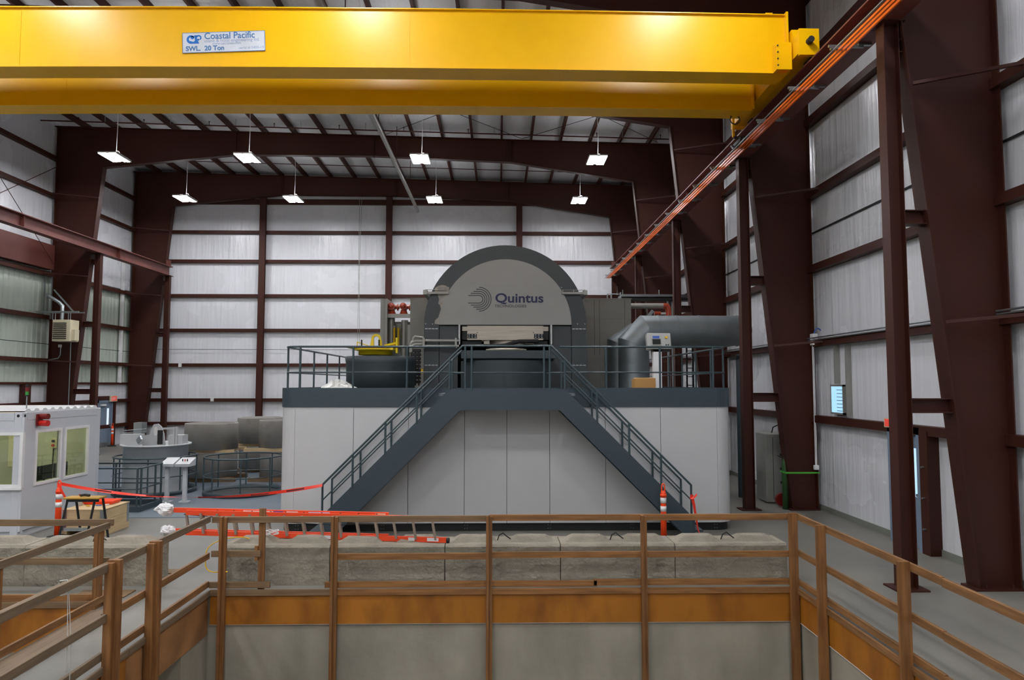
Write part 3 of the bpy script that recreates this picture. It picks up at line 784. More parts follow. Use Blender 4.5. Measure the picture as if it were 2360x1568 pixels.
for px in (406, 448, 489, 529, 570, 611, 654, 697, 740, 784, 826, 870, 913, 958, 1003):
    X = at(px, 1235, Y=11.2).x; k = (X - A.x) / ax.x; p = A + ax * k
    if px < 900:
        q = p + nr * .1 + ax * .0; MB().bar(q + Vector((0, 0, .05)) + ax * .0, q + Vector((0, 0, .385)) - ax * .06, .03, .035, ax).build('rung', ALU, t)
    if px > 440: MB().bar(p + Vector((0, 0, .04)) + ax * .03, p + Vector((0, 0, .36)) - ax * .03, .03, .035, ax).build('rung', ALU, t)
for px, mm, z, wd in ((673, YELP, .04, .2), (716, WHITE, .04, .27), (941, WHITE, .045, .1), (985, WHITE, .045, .18)):
    X = at(px, 1240, Y=11.0).x; p = A + ax * ((X - A.x) / ax.x) - nr * .008
    MB().bar(p + Vector((0, 0, z)), p + ax * wd + Vector((0, 0, z)), .004, .05).build('sticker', mm, t)
for px, mm, wd in ((650, WHITE, .2), (705, M('lilac_sticker', '#cfc4ea', .5), .35), (620, M('violet_sticker', '#5a3fb0', .5), .16), (545, WHITE, .5), (865, CREAM, .16)):
    X = at(px, 1180, Y=11.2).x; p = A + ax * ((X - A.x) / ax.x) + nr * .082
    MB().bar(p + Vector((0, 0, .385)), p + ax * wd + Vector((0, 0, .385)), .004, .045).build('sticker', mm, t)
for px in (481, 522, 567, 613, 650, 694, 737, 782, 825, 868):
    X = at(px, 1180, Y=11.2).x; p = A + ax * ((X - A.x) / ax.x) + nr * .08
    MB().tube([p + Vector((0, 0, .39)), p - nr * .005 + Vector((0, 0, .39))], .016, 10).build('rivet', RUBBER, t)
MB().tube([B + Vector((-.01, 0, .04)), B + Vector((.03, -.005, .04))], .04, 8).build('end_cap', RUBBER, t)
MB().tube([A + ax * .2 + nr * .05 + Vector((0, 0, .33)), A + ax * 1.6 + nr * .05 + Vector((0, 0, .25)), A + ax * 2.7 + nr * .05 + Vector((0, 0, .22)), A + ax * 4.2 + nr * .05 + Vector((0, 0, .27))], .006, 5).build('rope', RUBBER, t)
def blob(name, c, r, lab, cat, mm=BAG, seed=1, sq=(1, 1, 1)):
    rnd = random.Random(seed); m = MB(); nu, nv = 18, 12; vs = []; ph_ = [rnd.uniform(0, 6) for _ in range(6)]
    for j in range(nv + 1):
        th_ = math.pi * j / nv
        for i in range(nu):
            a = 2 * math.pi * i / nu
            rr = r * (1 + .16 * math.sin(3 * a + ph_[0] + 2 * th_) + .12 * math.sin(5 * th_ + ph_[1]) * math.cos(4 * a + ph_[2]) + rnd.uniform(-.08, .08))
            if j in (0, nv): rr = r * .9
            vs.append((c[0] + rr * sq[0] * math.sin(th_) * math.cos(a), c[1] + rr * sq[1] * math.sin(th_) * math.sin(a), c[2] + rr * sq[2] * math.cos(th_)))
    fs = [(j * nu + i, j * nu + (i + 1) % nu, (j + 1) * nu + (i + 1) % nu, (j + 1) * nu + i) for j in range(nv) for i in range(nu)]
    m.add(vs, fs, False); return m.build(name, mm, None, lab, cat)
c = at(381, 1175, Y=11.62); blob('plastic_bag', c, .12, 'crumpled white plastic bag tied over the upper left tip of the ladder', 'bag', seed=3, sq=(1.2, 1, .8))
c = at(386, 1223, Y=11.6); blob('plastic_bag', c, .10, 'crumpled white plastic bag wrapped on the lower left tip of the ladder', 'bag', seed=5, sq=(1.1, 1, .75))
pts = []
for i in range(34):
    a = i * .7; pts.append((at(624, 1229, Y=11.05).x + .09 * math.cos(a) * (1 + i % 3 * .3), 11.1 + .05 * math.sin(a), .74 + .035 * math.sin(1.7 * a)))
MB().tube(pts, .006, 5).build('cord_bundle', WHITE, label='tangled white cord bundle on the ladder beside the short upright stud', cat='cord')
e = at(812, 1209, Y=12.2)
MB().tube([(e.x - 1.6, 12.6, .02), (e.x - .8, 12.5, .03), (e.x - .1, 12.4, .04)], .01, 5).build('floor_cable', RUBBER, label='black cord on the floor behind the ladder ending at a white plug', cat='cord')
MB().tube([(e.x - .1, 12.4, .05), (e.x + .0, 12.38, .07), (e.x + .1, 12.4, .05)], .04, 8).build('cord_plug', WHITE, label='white plug lying at the end of the black cord behind the ladder', cat='plug')
p = [at(475, 1320, Y=10.45), at(473, 1285, Y=10.5), at(478, 1262, Y=10.55), at(500, 1248, Y=10.75), at(530, 1240, Y=10.95), at(560, 1238, Y=11.0), at(575, 1242, Y=11.0)]
MB().tube(smooth([(p[0].x + .3, 10.48, p[0].z)] + p), .008, 6).build('yellow_cord', YELP, label='yellow cord looped around the corner post of the far guard rail', cat='cord')


# ------------------------------------------------------------------ delineator posts and tape
def delineator(x, y, lab, base=True, s=1.):
    t = thing('delineator_post', lab, 'traffic post', (x, y, 0))
    m = MB(); m.lathe(x, y, [(0, .03), (.06, .03), (.055, .62), (.052, .95), (.035, .99), (0, .99)], 20); m.build('post', ORANGE, t)
    for z in (.60, .76): MB().lathe(x, y, [(.057, z), (.058, z), (.057, z + .1), (.05, z + .1)], 20).build('reflective_band', WHITE, t)
    MB().lathe(x, y, [(.064, .885), (.066, .885), (.06, .93), (.05, .93)], 20).build('collar', ORANGE, t)
    m = MB(); m.tube([(x - .03, y, .98), (x - .03, y, 1.08), (x - .015, y, 1.12), (x + .015, y, 1.12), (x + .03, y, 1.08), (x + .03, y, .98)], .012, 8); m.build('handle', ORANGE, t)
    m = MB(); m.lathe(x, y, [(0, 0), (.2, 0), (.2, .03), (.08, .06), (0, .06)], 8); m.build('base', RUBBER, t)
    return t


dl = at(132, 1240, Z=0); delineator(dl.x, dl.y, 'orange delineator post with red tape, standing in front of the cabin')
dr = at(1529, 1170, Y=13.55); delineator(dr.x, 13.55, 'orange delineator post at the foot of the right stair flight')
db = at(252, 1029, Z=0); delineator(db.x + .12, db.y, 'small distant orange delineator post beside the slate blue exit door')


def ribbon(pts, w_, name, mm, lab=None, cat=None, parent=None, tw=0., flat=False):
    m = MB(); vs = []
    for i, p in enumerate(pts):
        p = Vector(p); a = tw * i
        d = Vector((math.cos(a) * w_ / 2, math.sin(a) * w_ / 2, 0)) if flat else Vector((0, math.sin(a) * w_ / 2, math.cos(a) * w_ / 2)); vs += [p - d, p + d]
    m.add(vs, [(2 * i, 2 * i + 2, 2 * i + 3, 2 * i + 1) for i in range(len(pts) - 1)])
    return m.build(name, mm, parent, lab, cat)


def sagline(a, b, sag, n=24): return [Vector(a).lerp(Vector(b), i / n) - Vector((0, 0, sag * 4 * (i / n) * (1 - i / n))) for i in range(n + 1)]


a = Vector((dl.x + .03, dl.y, 1.06)); b = at(743, 1119, Y=13.72)
L_ = sagline(a, b, .25, 30)
tp = thing('barrier_tape', 'red printed barrier tape sagging from the cabin side delineator to the left stair rail', 'tape', a)
ribbon(L_, .06, 'tape', REDTAPE, parent=tp, tw=.12)
for k in (4, 10, 16, 22, 26): ribbon([p + Vector((0, -.004, 0)) for p in L_[k:k + 3]], .03, 'print', TAPEBLK, parent=tp, tw=.12)
ribbon([(dl.x + .02, dl.y - .06, 1.08), (dl.x + .08, dl.y - .07, .95), (dl.x + .16, dl.y - .06, .8)], .05, 'loose_end', REDTAPE, parent=tp, flat=True)
a = (db.x, db.y, .0 + .05)
ribbon(sagline((-14.2, 30, .30), at(292, 1029, Y=25), .02, 8), .06, 'barrier_tape', REDTAPE, 'short run of red barrier tape crossing behind the cabin corner near the exit door', 'tape')
e = at(1594, 1150, Y=13.7); t = thing('tape_tail', 'red tape tied to the lowest right stair post, its end hanging to the floor', 'tape', e)
ribbon([e + Vector((0, 0, .08)), e + Vector((.04, 0, -.1)), e + Vector((.08, 0, -.35)), e + Vector((.12, .02, -.6)), (e.x + .17, e.y + .02, .12), (e.x + .2, e.y, .01)], .06, 'tail', REDTAPE, parent=t, tw=.3, flat=True)
ribbon([e + Vector((-.04, -.03, .02)), e + Vector((.03, -.05, .03)), e + Vector((.1, -.03, .09))], .05, 'knot', REDTAPE, parent=t, tw=.4)

# ------------------------------------------------------------------ press enclosure, platform, stairs
EX0, EX1, EY0, EY1 = -4.58, 4.92, 14.65, 23.0
ZP0, ZP1, ZD = 2.565, 2.965, 2.86
t = thing('press_enclosure', 'large light grey panelled enclosure that carries the press platform', 'machine housing', (.17, 18, 0))
MB().prism(rrect(EX0 + .06, EX1 - .06, EY0 + .06, EY1 - .06, .3), .0, .18).build('plinth', BLACK, t)
MB().prism(rrect(EX0 + .04, EX1 - .04, EY0 + .04, EY1 - .04, .32), .18, ZP0).build('inner_shell', DARKGAP, t)
seams = [at(p, 1100, Y=EY0).x for p in (684, 813, 940, 1070, 1168, 1267, 1396, 1524, 1650)]
xs = [EX0 + .34] + seams[1:8] + [EX1 - .34]
for a, b in zip(xs, xs[1:]): MB().box(a + .005, b - .005, EY0, EY0 + .05, .17, ZP0).build('panel', PANEL, t)
ya = EY0 + .34
for a0, cx in ((math.pi, EX0 + .34), (1.5 * math.pi, EX1 - .34)):
    o = [(cx + .34 * math.cos(a0 + k * math.pi / 20), ya + .34 * math.sin(a0 + k * math.pi / 20)) for k in range(11)]
    i_ = [(cx + .29 * math.cos(a0 + k * math.pi / 20), ya + .29 * math.sin(a0 + k * math.pi / 20)) for k in range(11)]
    MB().ring(o, i_, .17, ZP0, closed=False, smooth=False).build('corner_panel', PANEL, t)
yy = ya
while yy < EY1 - .5:
    y2_ = min(yy + 1.25, EY1 - .3)
    MB().box(EX0, EX0 + .05, yy + .005, y2_ - .005, .17, ZP0).build('panel', PANEL, t); MB().box(EX1 - .05, EX1, yy + .005, y2_ - .005, .17, ZP0).build('panel', PANEL, t); yy = y2_
for X in [at(p, 1200, Y=EY0 + .05).x for p in (684, 882, 1074, 1266, 1457, 1650)]:
    m = MB()
    for dx in (-.025, .025):
        for z in (.05, .12): m.tube([(X + dx, EY0 + .055, z), (X + dx, EY0 + .066, z)], .007, 6)
    m.build('screw_heads', GALV, t)
t = thing('press_platform', 'dark slate platform deck with deep fascia on top of the grey enclosure', 'platform', (.17, 18, ZP0))
MB().prism(rrect(EX0 + .03, EX1 - .03, EY0 + .03, EY1, .32), ZP0 + .01, ZD).build('deck', M('deck_grey', '#6b7376', .6), t)
MB().ring(rrect(EX0 - .02, EX1 + .02, EY0 - .02, EY1 + .02, .36), rrect(EX0 + .0, EX1 - .0, EY0 + .0, EY1, .34), ZP0, ZP1).build('fascia', TEAL, t)
ZR = 3.83; ZM = 3.29; yr = EY0 + .06; R_ = .022
def rpost(t, x, y, z0=ZD, z1=ZR, r=.022): MB().tube([(x, y, z0), (x, y, z1)], r, 10).build('post', TEALR, t)
def arc(cx, cy, r, a0, a1, z, n=6): return [(cx + r * math.cos(a0 + (a1 - a0) * i / n), cy + r * math.sin(a0 + (a1 - a0) * i / n), z) for i in range(n + 1)]
def prailing(lab, xa, xc, side, pxs, ysd):
    t = thing('platform_railing', lab, 'railing', (xc, yr, ZD))
    r = .3; s = side
    cx = xc + r * s * -1
    for z, nm in ((ZR, 'top_rail'), (ZM, 'mid_rail')):
        pts = [(xa, yr, z)] + (arc(cx, yr + r, r, 1.5 * math.pi, 1.5 * math.pi + s * math.pi / 2, z)) + [(xc, 22.6, z)]
        MB().tube(pts, R_ if nm == 'top_rail' else .016, 10).build(nm, TEALR, t)
    for px in pxs: rpost(t, at(px, 850, Y=yr).x, yr)
    for yy in ysd: rpost(t, xc, yy)
prailing('dark slate tube railing on the platform beside the black drum', -.9, EX0 + .07, -1, (692, 814, 938), (yr + .3, 15.9, 17.1, 18.4, 19.8, 21.2, 22.5))
prailing('dark slate tube railing on the platform beside the control panel', 1.28, EX1 - .07, 1, (1397, 1521, 1643), (yr + .3, 15.9, 17.1, 18.4, 19.8, 21.2, 22.5))

YS0, YS1 = 13.78, 14.58
t = thing('stairway', 'dark slate double stair with central landing in front of the press enclosure', 'stairs', (.17, 14.2, 0))
ul, ll, ur_, lr = at(1035, 898, Y=YS0).x, at(1060, 945, Y=YS0).x, at(1302, 898, Y=YS0).x, at(1290, 945, Y=YS0).x
ZT, ZB = 2.945, 2.53
cl, cr = at(742, 1200, Y=YS0).x, at(1602, 1200, Y=YS0).x
poly = [(ul, ZT), (ur_, ZT), (cr, ZT - (cr - ur_)), (cr, 0.012), (lr + ZB - .012, .012), (lr, ZB), (ll, ZB), (ll - ZB + .012, .012), (cl, .012), (cl, ZT - (ul - cl))]
for y in (YS0, YS1 - .03): MB().prism(poly, y, y + .02, 'y').build('stringer', TEAL, t)
MB().box(ul - .2, ur_ + .2, YS0 + .02, EY0 - .02, ZD - .05, ZD).build('landing', M('grating', '#5b6366', .6), t)
for k in range(14):
    z = ZD - .2 - (k + 1) * .19
    if z < .05: break
    d = (k + 1) * .19
    for s, x0 in ((-1, ul - .1), (1, ur_ + .1)):
        x = x0 + s * d; a, b = sorted((x - s * .13, x + s * .13))
        MB().box(a, b, YS0 + .02, YS1 - .03, z - .04, z).build('tread', TEAL, t)
t2 = thing('stair_railing', 'dark slate tube handrails of the double stair, nearer side', 'railing', (.17, YS0, 0))
t3 = thing('stair_railing', 'dark slate tube handrails of the double stair, side next to the enclosure', 'railing', (.17, YS1, 0))
for tt, y, lnd in ((t2, YS0 + .01, True), (t3, YS1 - .02, False)):
    xl_, xr_ = at(1066, 798, Y=YS0).x, at(1271, 798, Y=YS0).x
    el, er = at(743, 1118, Y=YS0).x, at(1593, 1118, Y=YS0).x
    z0 = 3.80
    dl_, dr_ = xl_ - el, er - xr_
    if lnd: pts = [(el, y, .0), (el, y, z0 - dl_), (xl_, y, z0), (xr_, y, z0), (er, y, z0 - dr_), (er, y, 0)]; MB().tube(pts, .021, 10).build('handrail', TEALR, tt)
    else:
        MB().tube([(el, y, .0), (el, y, z0 - dl_), (xl_ - .05, y, z0 - .05)], .021, 10).build('handrail', TEALR, tt); MB().tube([(er, y, .0), (er, y, z0 - dr_), (xr_ + .05, y, z0 - .05)], .021, 10).build('handrail', TEALR, tt)
    zm = 3.27
    MB().tube([(el, y, zm - (-.95 - el)), (-.95, y, zm), (-.68, y, zm)], .014, 8).build('mid_rail', TEALR, tt)
    MB().tube([(er, y, zm - (er - 1.28)), (1.28, y, zm), (1.0, y, zm)], .014, 8).build('mid_rail', TEALR, tt)
    for px in (815, 889, 961, 1036): X = at(px, 900, Y=YS0).x; rpost(tt, X, y, ZT - (ul - X) - .05 if X < ul else ZT, z0 - (xl_ - X))
    for px in (1302, 1376, 1449, 1521.5): X = at(px, 900, Y=YS0).x; rpost(tt, X, y, ZT - (X - ur_) - .05 if X > ur_ else ZT, z0 - (X - xr_))
    if lnd:
        for px in (1072, 1087, 1254, 1267): rpost(tt, at(px, 850, Y=YS0).x, y, ZT - .03, z0)
        MB().tube([(-.52, y, zm), (.88, y, zm)], .014, 8).build('mid_rail', TEALR, tt)

# ------------------------------------------------------------------ the press
YA = 18.2; kx_ = lambda px: at(px, 751, Y=YA).x
xc = (kx_(977) + kx_(1352)) / 2; Ro = (kx_(1352) - kx_(977)) / 2; zc_ = at(1164, 751, Y=YA).z
t = thing('arched_press', 'tall charcoal arched press frame with grey half round face plate on the platform', 'press', (xc, YA + 1, ZD))
Ri = (kx_(1316) - kx_(1012)) / 2
def archp(R, zb, n=40): return [(xc + R, zb)] + [(xc + R * math.cos(math.pi * i / n), zc_ + R * math.sin(math.pi * i / n)) for i in range(n + 1)] + [(xc - R, zb)]
MB().ring(archp(Ro, ZD), archp(Ri + .01, ZD), YA, YA + 2.2, 'y', closed=False).build('wound_frame', RING, t)
xo0, xo1 = kx_(1055), kx_(1266)
m = MB()
m.box(xc - Ri, xo0, YA + .04, YA + 2.1, ZD, zc_ + .05); m.box(xo1, xc + Ri, YA + .04, YA + 2.1, ZD, zc_ + .05)
m.prism([(xc + Ri * math.cos(math.pi * i / 40), zc_ + Ri * math.sin(math.pi * i / 40)) for i in range(41)], YA + .04, YA + 2.1, 'y')
m.build('yoke', RING, t)
fp = MB(); fp.prism([(xc + Ri * math.cos(math.pi * i / 48), zc_ + .02 + Ri * math.sin(math.pi * i / 48)) for i in range(49)], YA - .06, YA + .03, 'y')
fp = fp.build('face_plate', PLATE, t)
# lettering and logo
q = at(1141, 697, Y=YA - .065); text('Quintus', .335, q, NAVY, fp, sx=1.165, off=.0075)
q = at(1140, 708.6, Y=YA - .065); text('TECHNOLOGIES', .1, q, DGREY, fp, sx=1.08, off=.001, spacing=1.05)
lx = at(1104, 690, Y=YA - .065); s_ = (at(1114, 690, Y=YA - .065).x - lx.x) / 10
m = MB()
for k, (R, xx) in enumerate(((8.8, 1079), (13.6, 1085), (18.3, 1091), (23.1, 1097.5), (27.8, 1104))):
    wd = 1.9; o = []; i_ = []
    x0 = (xx - 1104) * s_
    for rr, lst in ((R + wd / 2, o), (R - wd / 2, i_)):
        lst.append((lx.x + x0 - .0, lx.z + rr * s_)) if x0 < -.001 else None
        lst += [(lx.x + rr * s_ * math.cos(math.pi / 2 - math.pi * j / 24), lx.z + rr * s_ * math.sin(math.pi / 2 - math.pi * j / 24)) for j in range(25)]
        lst.append((lx.x + x0, lx.z - rr * s_)) if x0 < -.001 else None
    MB().ring(o, i_, YA - .064, YA - .06, 'y', closed=False).build('logo_arc', DGREY, fp)
# flaked paper patch on the ring
pp = [(1002, 672), (1003, 664), (1010, 659), (1020, 657), (1028, 659), (1035, 664), (1034, 672), (1028, 684), (1024, 700), (1022, 715), (1018, 728), (1013, 735), (1012, 748), (1001, 747), (1003, 738), (1010, 732), (1013, 722), (1016, 712), (1014, 704), (1010, 700), (1012, 690), (1009, 680)]
m = MB(); P = [at(a, b, Y=YA - .012) for a, b in pp]; m.prism([(p.x, p.z) for p in P], YA - .018, YA - .002, 'y'); m.build('torn_paper', M('torn_paper', '#a8a49b', .9, var=.25, vs=9, bump=.01, bs=40), t)
for px, s in ((980, 1), (1295, 1)):
    a = at(px, 674, Y=YA - .1).x; b = at(px + 54, 674, Y=YA - .1).x; z = at(1000, 675, Y=YA - .1).z
    m = MB(); m.box(a, b, YA - .12, YA - .06, z - .03, z + .03); m.tube([(a, YA - .1, z + .08), (b, YA - .1, z + .08)], .01, 6)
    for u in (.04, .5, .96): m.box(a + (b - a) * u - .01, a + (b - a) * u + .01, YA - .11, YA - .09, z, z + .09)
    e = a if px < 1000 else b; m.box(e - .05, e + .05, YA - .15, YA + 2.3, z - .05, z + .07)
    m.build('rail_bracket', GREYPIPE, t)
for (xa, xb) in ((kx_(977) + .02, kx_(1012) - .02), (kx_(1316) + .02, kx_(1352) - .02)):
    for py in (758, 842):
        z = at(1000, py, Y=YA).z
        for k in range(4):
            w4 = (xb - xa) / 4; MB().box(xa + k * w4 + .01, xa + (k + 1) * w4 - .01, YA - .012, YA, z - .012, z + .012).build('slot_strip', GALV, t)
for px in (1319, 1331, 1347): pass
for px, py in ((981, 747), (997, 747), (1331, 747), (1348, 747), (1034, 663), (1294, 663)):
    p = at(px, py, Y=YA); MB().tube([(p.x, YA, p.z), (p.x, YA - .012, p.z)], .014, 10).build('screw_head', GALV, t)
# moving yoke block and plates in the opening
zB = lambda py: at(1160, py, Y=YA).z
MB().box(xo0, xo1, YA + 1.9, YA + 2.0, ZD, zc_).build('opening_back', DARKGAP, t)
MB().box(kx_(1077), kx_(1252), YA + .0, YA + 1.5, zB(784), zB(751)).build('pressure_plate', STEEL, t)
for a, b in ((1065, 1077), (1252, 1264)): MB().box(kx_(a), kx_(b), YA + .05, YA + 1.3, zB(783), zB(764)).build('side_guide', BLACK, t); MB().box(kx_(a), kx_(b), YA + .02, YA + .3, zB(763), zB(753)).build('guide_block', STEEL, t)
for a in (1078, 1231):
    g = MB().box(kx_(a), kx_(a + 21), YA - .03, YA, zB(780), zB(770)).build('bolt_plate', BLACK, t)
    for i in range(3):
        for j in range(2): X = kx_(a + 3.5 + i * 7); z = zB(777.5 - j * 5); MB().tube([(X, YA - .03, z), (X, YA - .045, z)], .016, 8).build('bolt', GALV, g)
for a in (1100, 1229): MB().tube([(kx_(a), YA - .002, zB(767)), (kx_(a), YA - .008, zB(767))], .013, 8).build('hole', BLACK, t)
for a in (1059, 1270): MB().tube([(kx_(a), YA - .08, zB(795)), (kx_(a), YA - .08, zB(749))], .033, 14).build('lift_rod', CHROME, t)
X = (kx_(1130) + kx_(1230)) / 2
m = MB(); m.cyl(X - .1, YA + .7, zB(796), zB(784), .62, 32); m.build('closure_ring', STEEL, t)
m = MB(); m.box(kx_(1110), kx_(1128), YA + .1, YA + .9, zB(793), zB(784)); m.build('spacer', STEEL, t)
m = MB(); m.box(kx_(1210), kx_(1230), YA + .0, YA + .9, zB(793), zB(785)); m.build('spacer', STEEL, t)
for a, b, p0, p1 in ((1065, 1115, 795, 786), (1230, 1262, 797, 786)): MB().box(kx_(a), kx_(b), YA + .1, YA + 1.2, zB(p0), zB(p1)).build('hose_tray', BLACK, t)
MB().tube([(kx_(1130), YA - .15, zB(800)), (kx_(1165), YA - .2, zB(797)), (kx_(1195), YA - .15, zB(788)), (kx_(1240), YA - .1, zB(787))], .05, 8).build('black_hose', RUBBER, t)

t = thing('pressure_vessel', 'dark slate round vessel with square collar standing below the press arch', 'vessel', (xc, 17.2, ZD))
X = (at(1052, 860, Y=16.8).x + at(1282, 860, Y=16.8).x) / 2
MB().cyl(X, 17.25, ZD, 3.60, 1.12, 48).build('shell', TEALD, t)
xa, xb = at(1062, 815, Y=16.3).x, at(1282, 815, Y=16.3).x
MB().bbox(xa, xb, 16.35, 18.1, 3.64, at(1160, 808, Y=16.35).z, .01).build('collar', TEALD, t)
MB().box(xa + .04, xb - .04, 16.5, 18.0, 3.60, 3.64).build('shadow_gap', BLACK, t)
MB().lathe(X, 17.2, [(.4, 3.83), (.5, 3.86), (.5, 3.9), (.3, 3.92), (0, 3.92)], 32).build('lid_ring', STEEL, t)

# pump house blocks behind the arch
YH = 20.6; hx = lambda px: at(px, 760, Y=YH).x; hz = lambda py: at(1000, py, Y=YH).z
t = thing('pump_house', 'grey panelled pump house wall rising behind the arched press', 'cabinet', (hx(1200), YH, ZD))
MB().box(hx(945), hx(1455), YH, YH + 1.6, ZD, hz(735) - .004).build('lower_panel', PUMP, t)
MB().box(hx(945), hx(1455), YH, YH + 1.6, hz(735), hz(689)).build('upper_panel', PUMP, t)
MB().box(hx(945) - .02, hx(1455) + .02, YH - .02, YH + 1.62, hz(689), hz(687)).build('cap', PUMP, t)
for px in (1370, 1382, 1440): MB().box(hx(px) - .004, hx(px) + .004, YH - .003, YH, ZD, hz(690)).build('seam', DARKGAP, t)
MB().box(hx(1353), hx(1382), YH - .02, YH, ZD, hz(818)).build('door', PUMP, t)
X = hx(1417); m = MB()
for a, b in ((1404, 1404), (1413, 1413), (1435, 1435)): m.tube([(hx(a), YH + .3, hz(687)), (hx(a), YH + .3, hz(670 + (a % 5)))], .02, 6)
m.tube([(hx(1404), YH + .3, hz(674)), (hx(1435), YH + .3, hz(674))], .014, 6); m.build('roof_rail', GALV, t)
t = thing('pump_tower', 'narrow grey tower at the end of the pump house, behind the yellow lifting lid', 'cabinet', (hx(880), YH, ZD))
m = MB(); xa, xb = hx(873), hx(889)
m.prism([(xb, YH), (xb, YH + 1.3), (xa, YH + 1.3), (xa, YH + .25), (xa + .05, YH + .1), (xa + .12, YH + .02), (xa + .2, YH)], ZD, hz(735) - .006)
m.prism([(xb, YH), (xb, YH + 1.3), (xa, YH + 1.3), (xa, YH + .25), (xa + .05, YH + .1), (xa + .12, YH + .02), (xa + .2, YH)], hz(735), hz(689)); m.build('body', PUMP, t)
MB().box(xb, xb + .04, YH - .03, YH + 1.2, ZD, hz(689)).build('edge_trim', GREYPIPE, t)
t = thing('pipe_rack', 'grey pipe frame with vertical tubes between the pump tower and the pump house', 'pipework', (hx(917), YH, ZD))
m = MB(); m.box(hx(892), hx(945), YH + .1, YH + .2, hz(732), hz(723)); m.build('crossbeam', GREYPIPE, t)
for px, r in ((898, .1), (928, .085), (933, .05)): MB().tube([(hx(px), YH + .35, ZD), (hx(px), YH + .35, hz(714 if px == 898 else 736))], r, 14).build('pipe', GREYPIPE, t)
MB().box(hx(903), hx(945), YH + .6, YH + .65, ZD, hz(738)).build('back_panel', PUMP, t)
MB().box(hx(904), hx(919), YH + .5, YH + .6, hz(800), hz(745)).build('glass_panel', M('dull_green_glass', '#7b7f68', .2), t)
for px in (906.5, 916):
    m = MB(); m.tube([(hx(px), YH + .2, hz(800)), (hx(px), YH + .2, hz(755))], .03, 10); c_ = m.build('accumulator', YELP, t)
    MB().lathe(hx(px), YH + .2, [(.03, hz(755)), (.04, hz(755) + .02), (.03, hz(753) + .04), (0, hz(753) + .05)], 12).build('cap', GREYPIPE, c_)
m = MB(); m.box(hx(936), hx(945), YH + .3, YH + .36, hz(795), hz(747)); m.build('panel', GREYPIPE, t)
for px, lab in ((899, 'round red oxide valve flange nearer the narrow tower'), (927, 'round red oxide valve flange nearer the pump house')):
    t = thing('valve_flange', lab, 'valve', (hx(px), YH + .3, hz(718)))
    z = hz(705); m = MB(); m.tube([(hx(px), YH + .12, z), (hx(px), YH + .5, z)], .105, 20); m.tube([(hx(px), YH + .05, z), (hx(px), YH + .12, z)], .07, 16, radii=[.03, .09]); m.build('body', REDF, t)
    MB().tube([(hx(px), YH + .3, hz(723)), (hx(px), YH + .3, hz(712))], .1, 16, radii=[.13, .08]).build('neck', REDF, t)
    MB().tube([(hx(px), YH + .3, z), (hx(px) + .23, YH + .3, z - .02)], .055, 12).build('branch', REDF, t)
    MB().tube([(hx(px) + .16, YH + .3, z - .02), (hx(px) + .2, YH + .3, z - .02)], .1, 14).build('collar', REDF, t)
t = thing('hydraulic_pipe_pair', 'pair of horizontal grey hydraulic pipes crossing the left leg of the press', 'pipe', (-1.6, 17.9, 3.9))
yq = YA - .22; q = lambda px, py: at(px, py, Y=yq)
for py in (785.5, 798): MB().tube([q(976, py), q(1058, py)], .038, 14).build('pipe', GREYPIPE, t)
for px in (977, 1051): a = q(px - 2.5, 800); b = q(px + 2.5, 782); MB().box(a.x, b.x, yq - .06, yq + .15, a.z - .03, b.z + .03).build('clamp', GREYPIPE, t)
for dy, k in ((0, 0), (4.5, 7)):
    z = 785 + k - 0
    MB().tube([q(976, 787 + k * .9), q(958, 787 + k), q(951, 789 + k), q(947.5, 794 + k), q(947, 805 + k)], .045, 14).build('elbow', GREYPIPE, t)
MB().tube([q(976, 779), q(957, 776), q(953, 780), q(952, 788)], .03, 12).build('elbow', GREYPIPE, t)
t = thing('cable_chain', 'black cable chain hanging beside the drum and the press leg', 'cable chain', (q(955, 850).x, yq, ZD))
for i in range(9):
    a = q(946, 884 - i * 9); b = q(969, 877 - i * 9); MB().bbox(a.x, b.x, yq - .02, yq + .12, a.z, b.z, .012).build('link', BLACK, t)
for px in (949, 957.5, 965): MB().tube([q(px, 889), q(px, 806)], .02, 8).build('cable', RUBBER, t)
a = q(970, 856); MB().box(a.x, a.x + .06, yq + .0, yq + .08, a.z - .06, a.z + .06).build('warning_label', YELP, t)

# drum, yellow lifting lid, plastic sheet
yd = 17.3; dx = lambda px: at(px, 850, Y=yd - .6).x
xd = (dx(786) + dx(950)) / 2; rd = (dx(950) - dx(786)) / 2 * 1.03; zd = at(860, 820, Y=yd - .8).z
t = thing('open_drum', 'large dark slate drum with a flared rim on the platform', 'drum', (xd, yd, ZD))
MB().lathe(xd, yd, [(0, ZD + .01), (rd * .955, ZD), (rd * .96, ZD + .5), (rd * .975, zd - .15), (rd, zd), (rd - .03, zd), (rd * .94, zd - .16), (rd * .93, ZD + .45), (rd * .9, ZD + .05), (0, ZD + .05)], 56).build('shell', TEALD, t)
t = thing('lifting_lid', 'yellow steel lid with a tall lifting eye, lying on the dark drum', 'lid', (xd, yd, zd))
z = lambda py: at(860, py, Y=yd).z; xx = lambda px: at(px, 810, Y=yd).x
m = MB(); m.lathe(xx(866), yd, [(0, z(819)), (.42, z(819)), (.42, z(809)), (.5, z(808)), (.5, z(806)), (0, z(806))], 32); m.build('plug', LIDY, t)
MB().box(xx(803), xx(900), yd - .35, yd + .35, z(803), z(799)).build('plate', LIDY, t)
MB().box(xx(818), xx(910), yd - .3, yd + .3, z(808), z(803)).build('plate', LIDY, t)
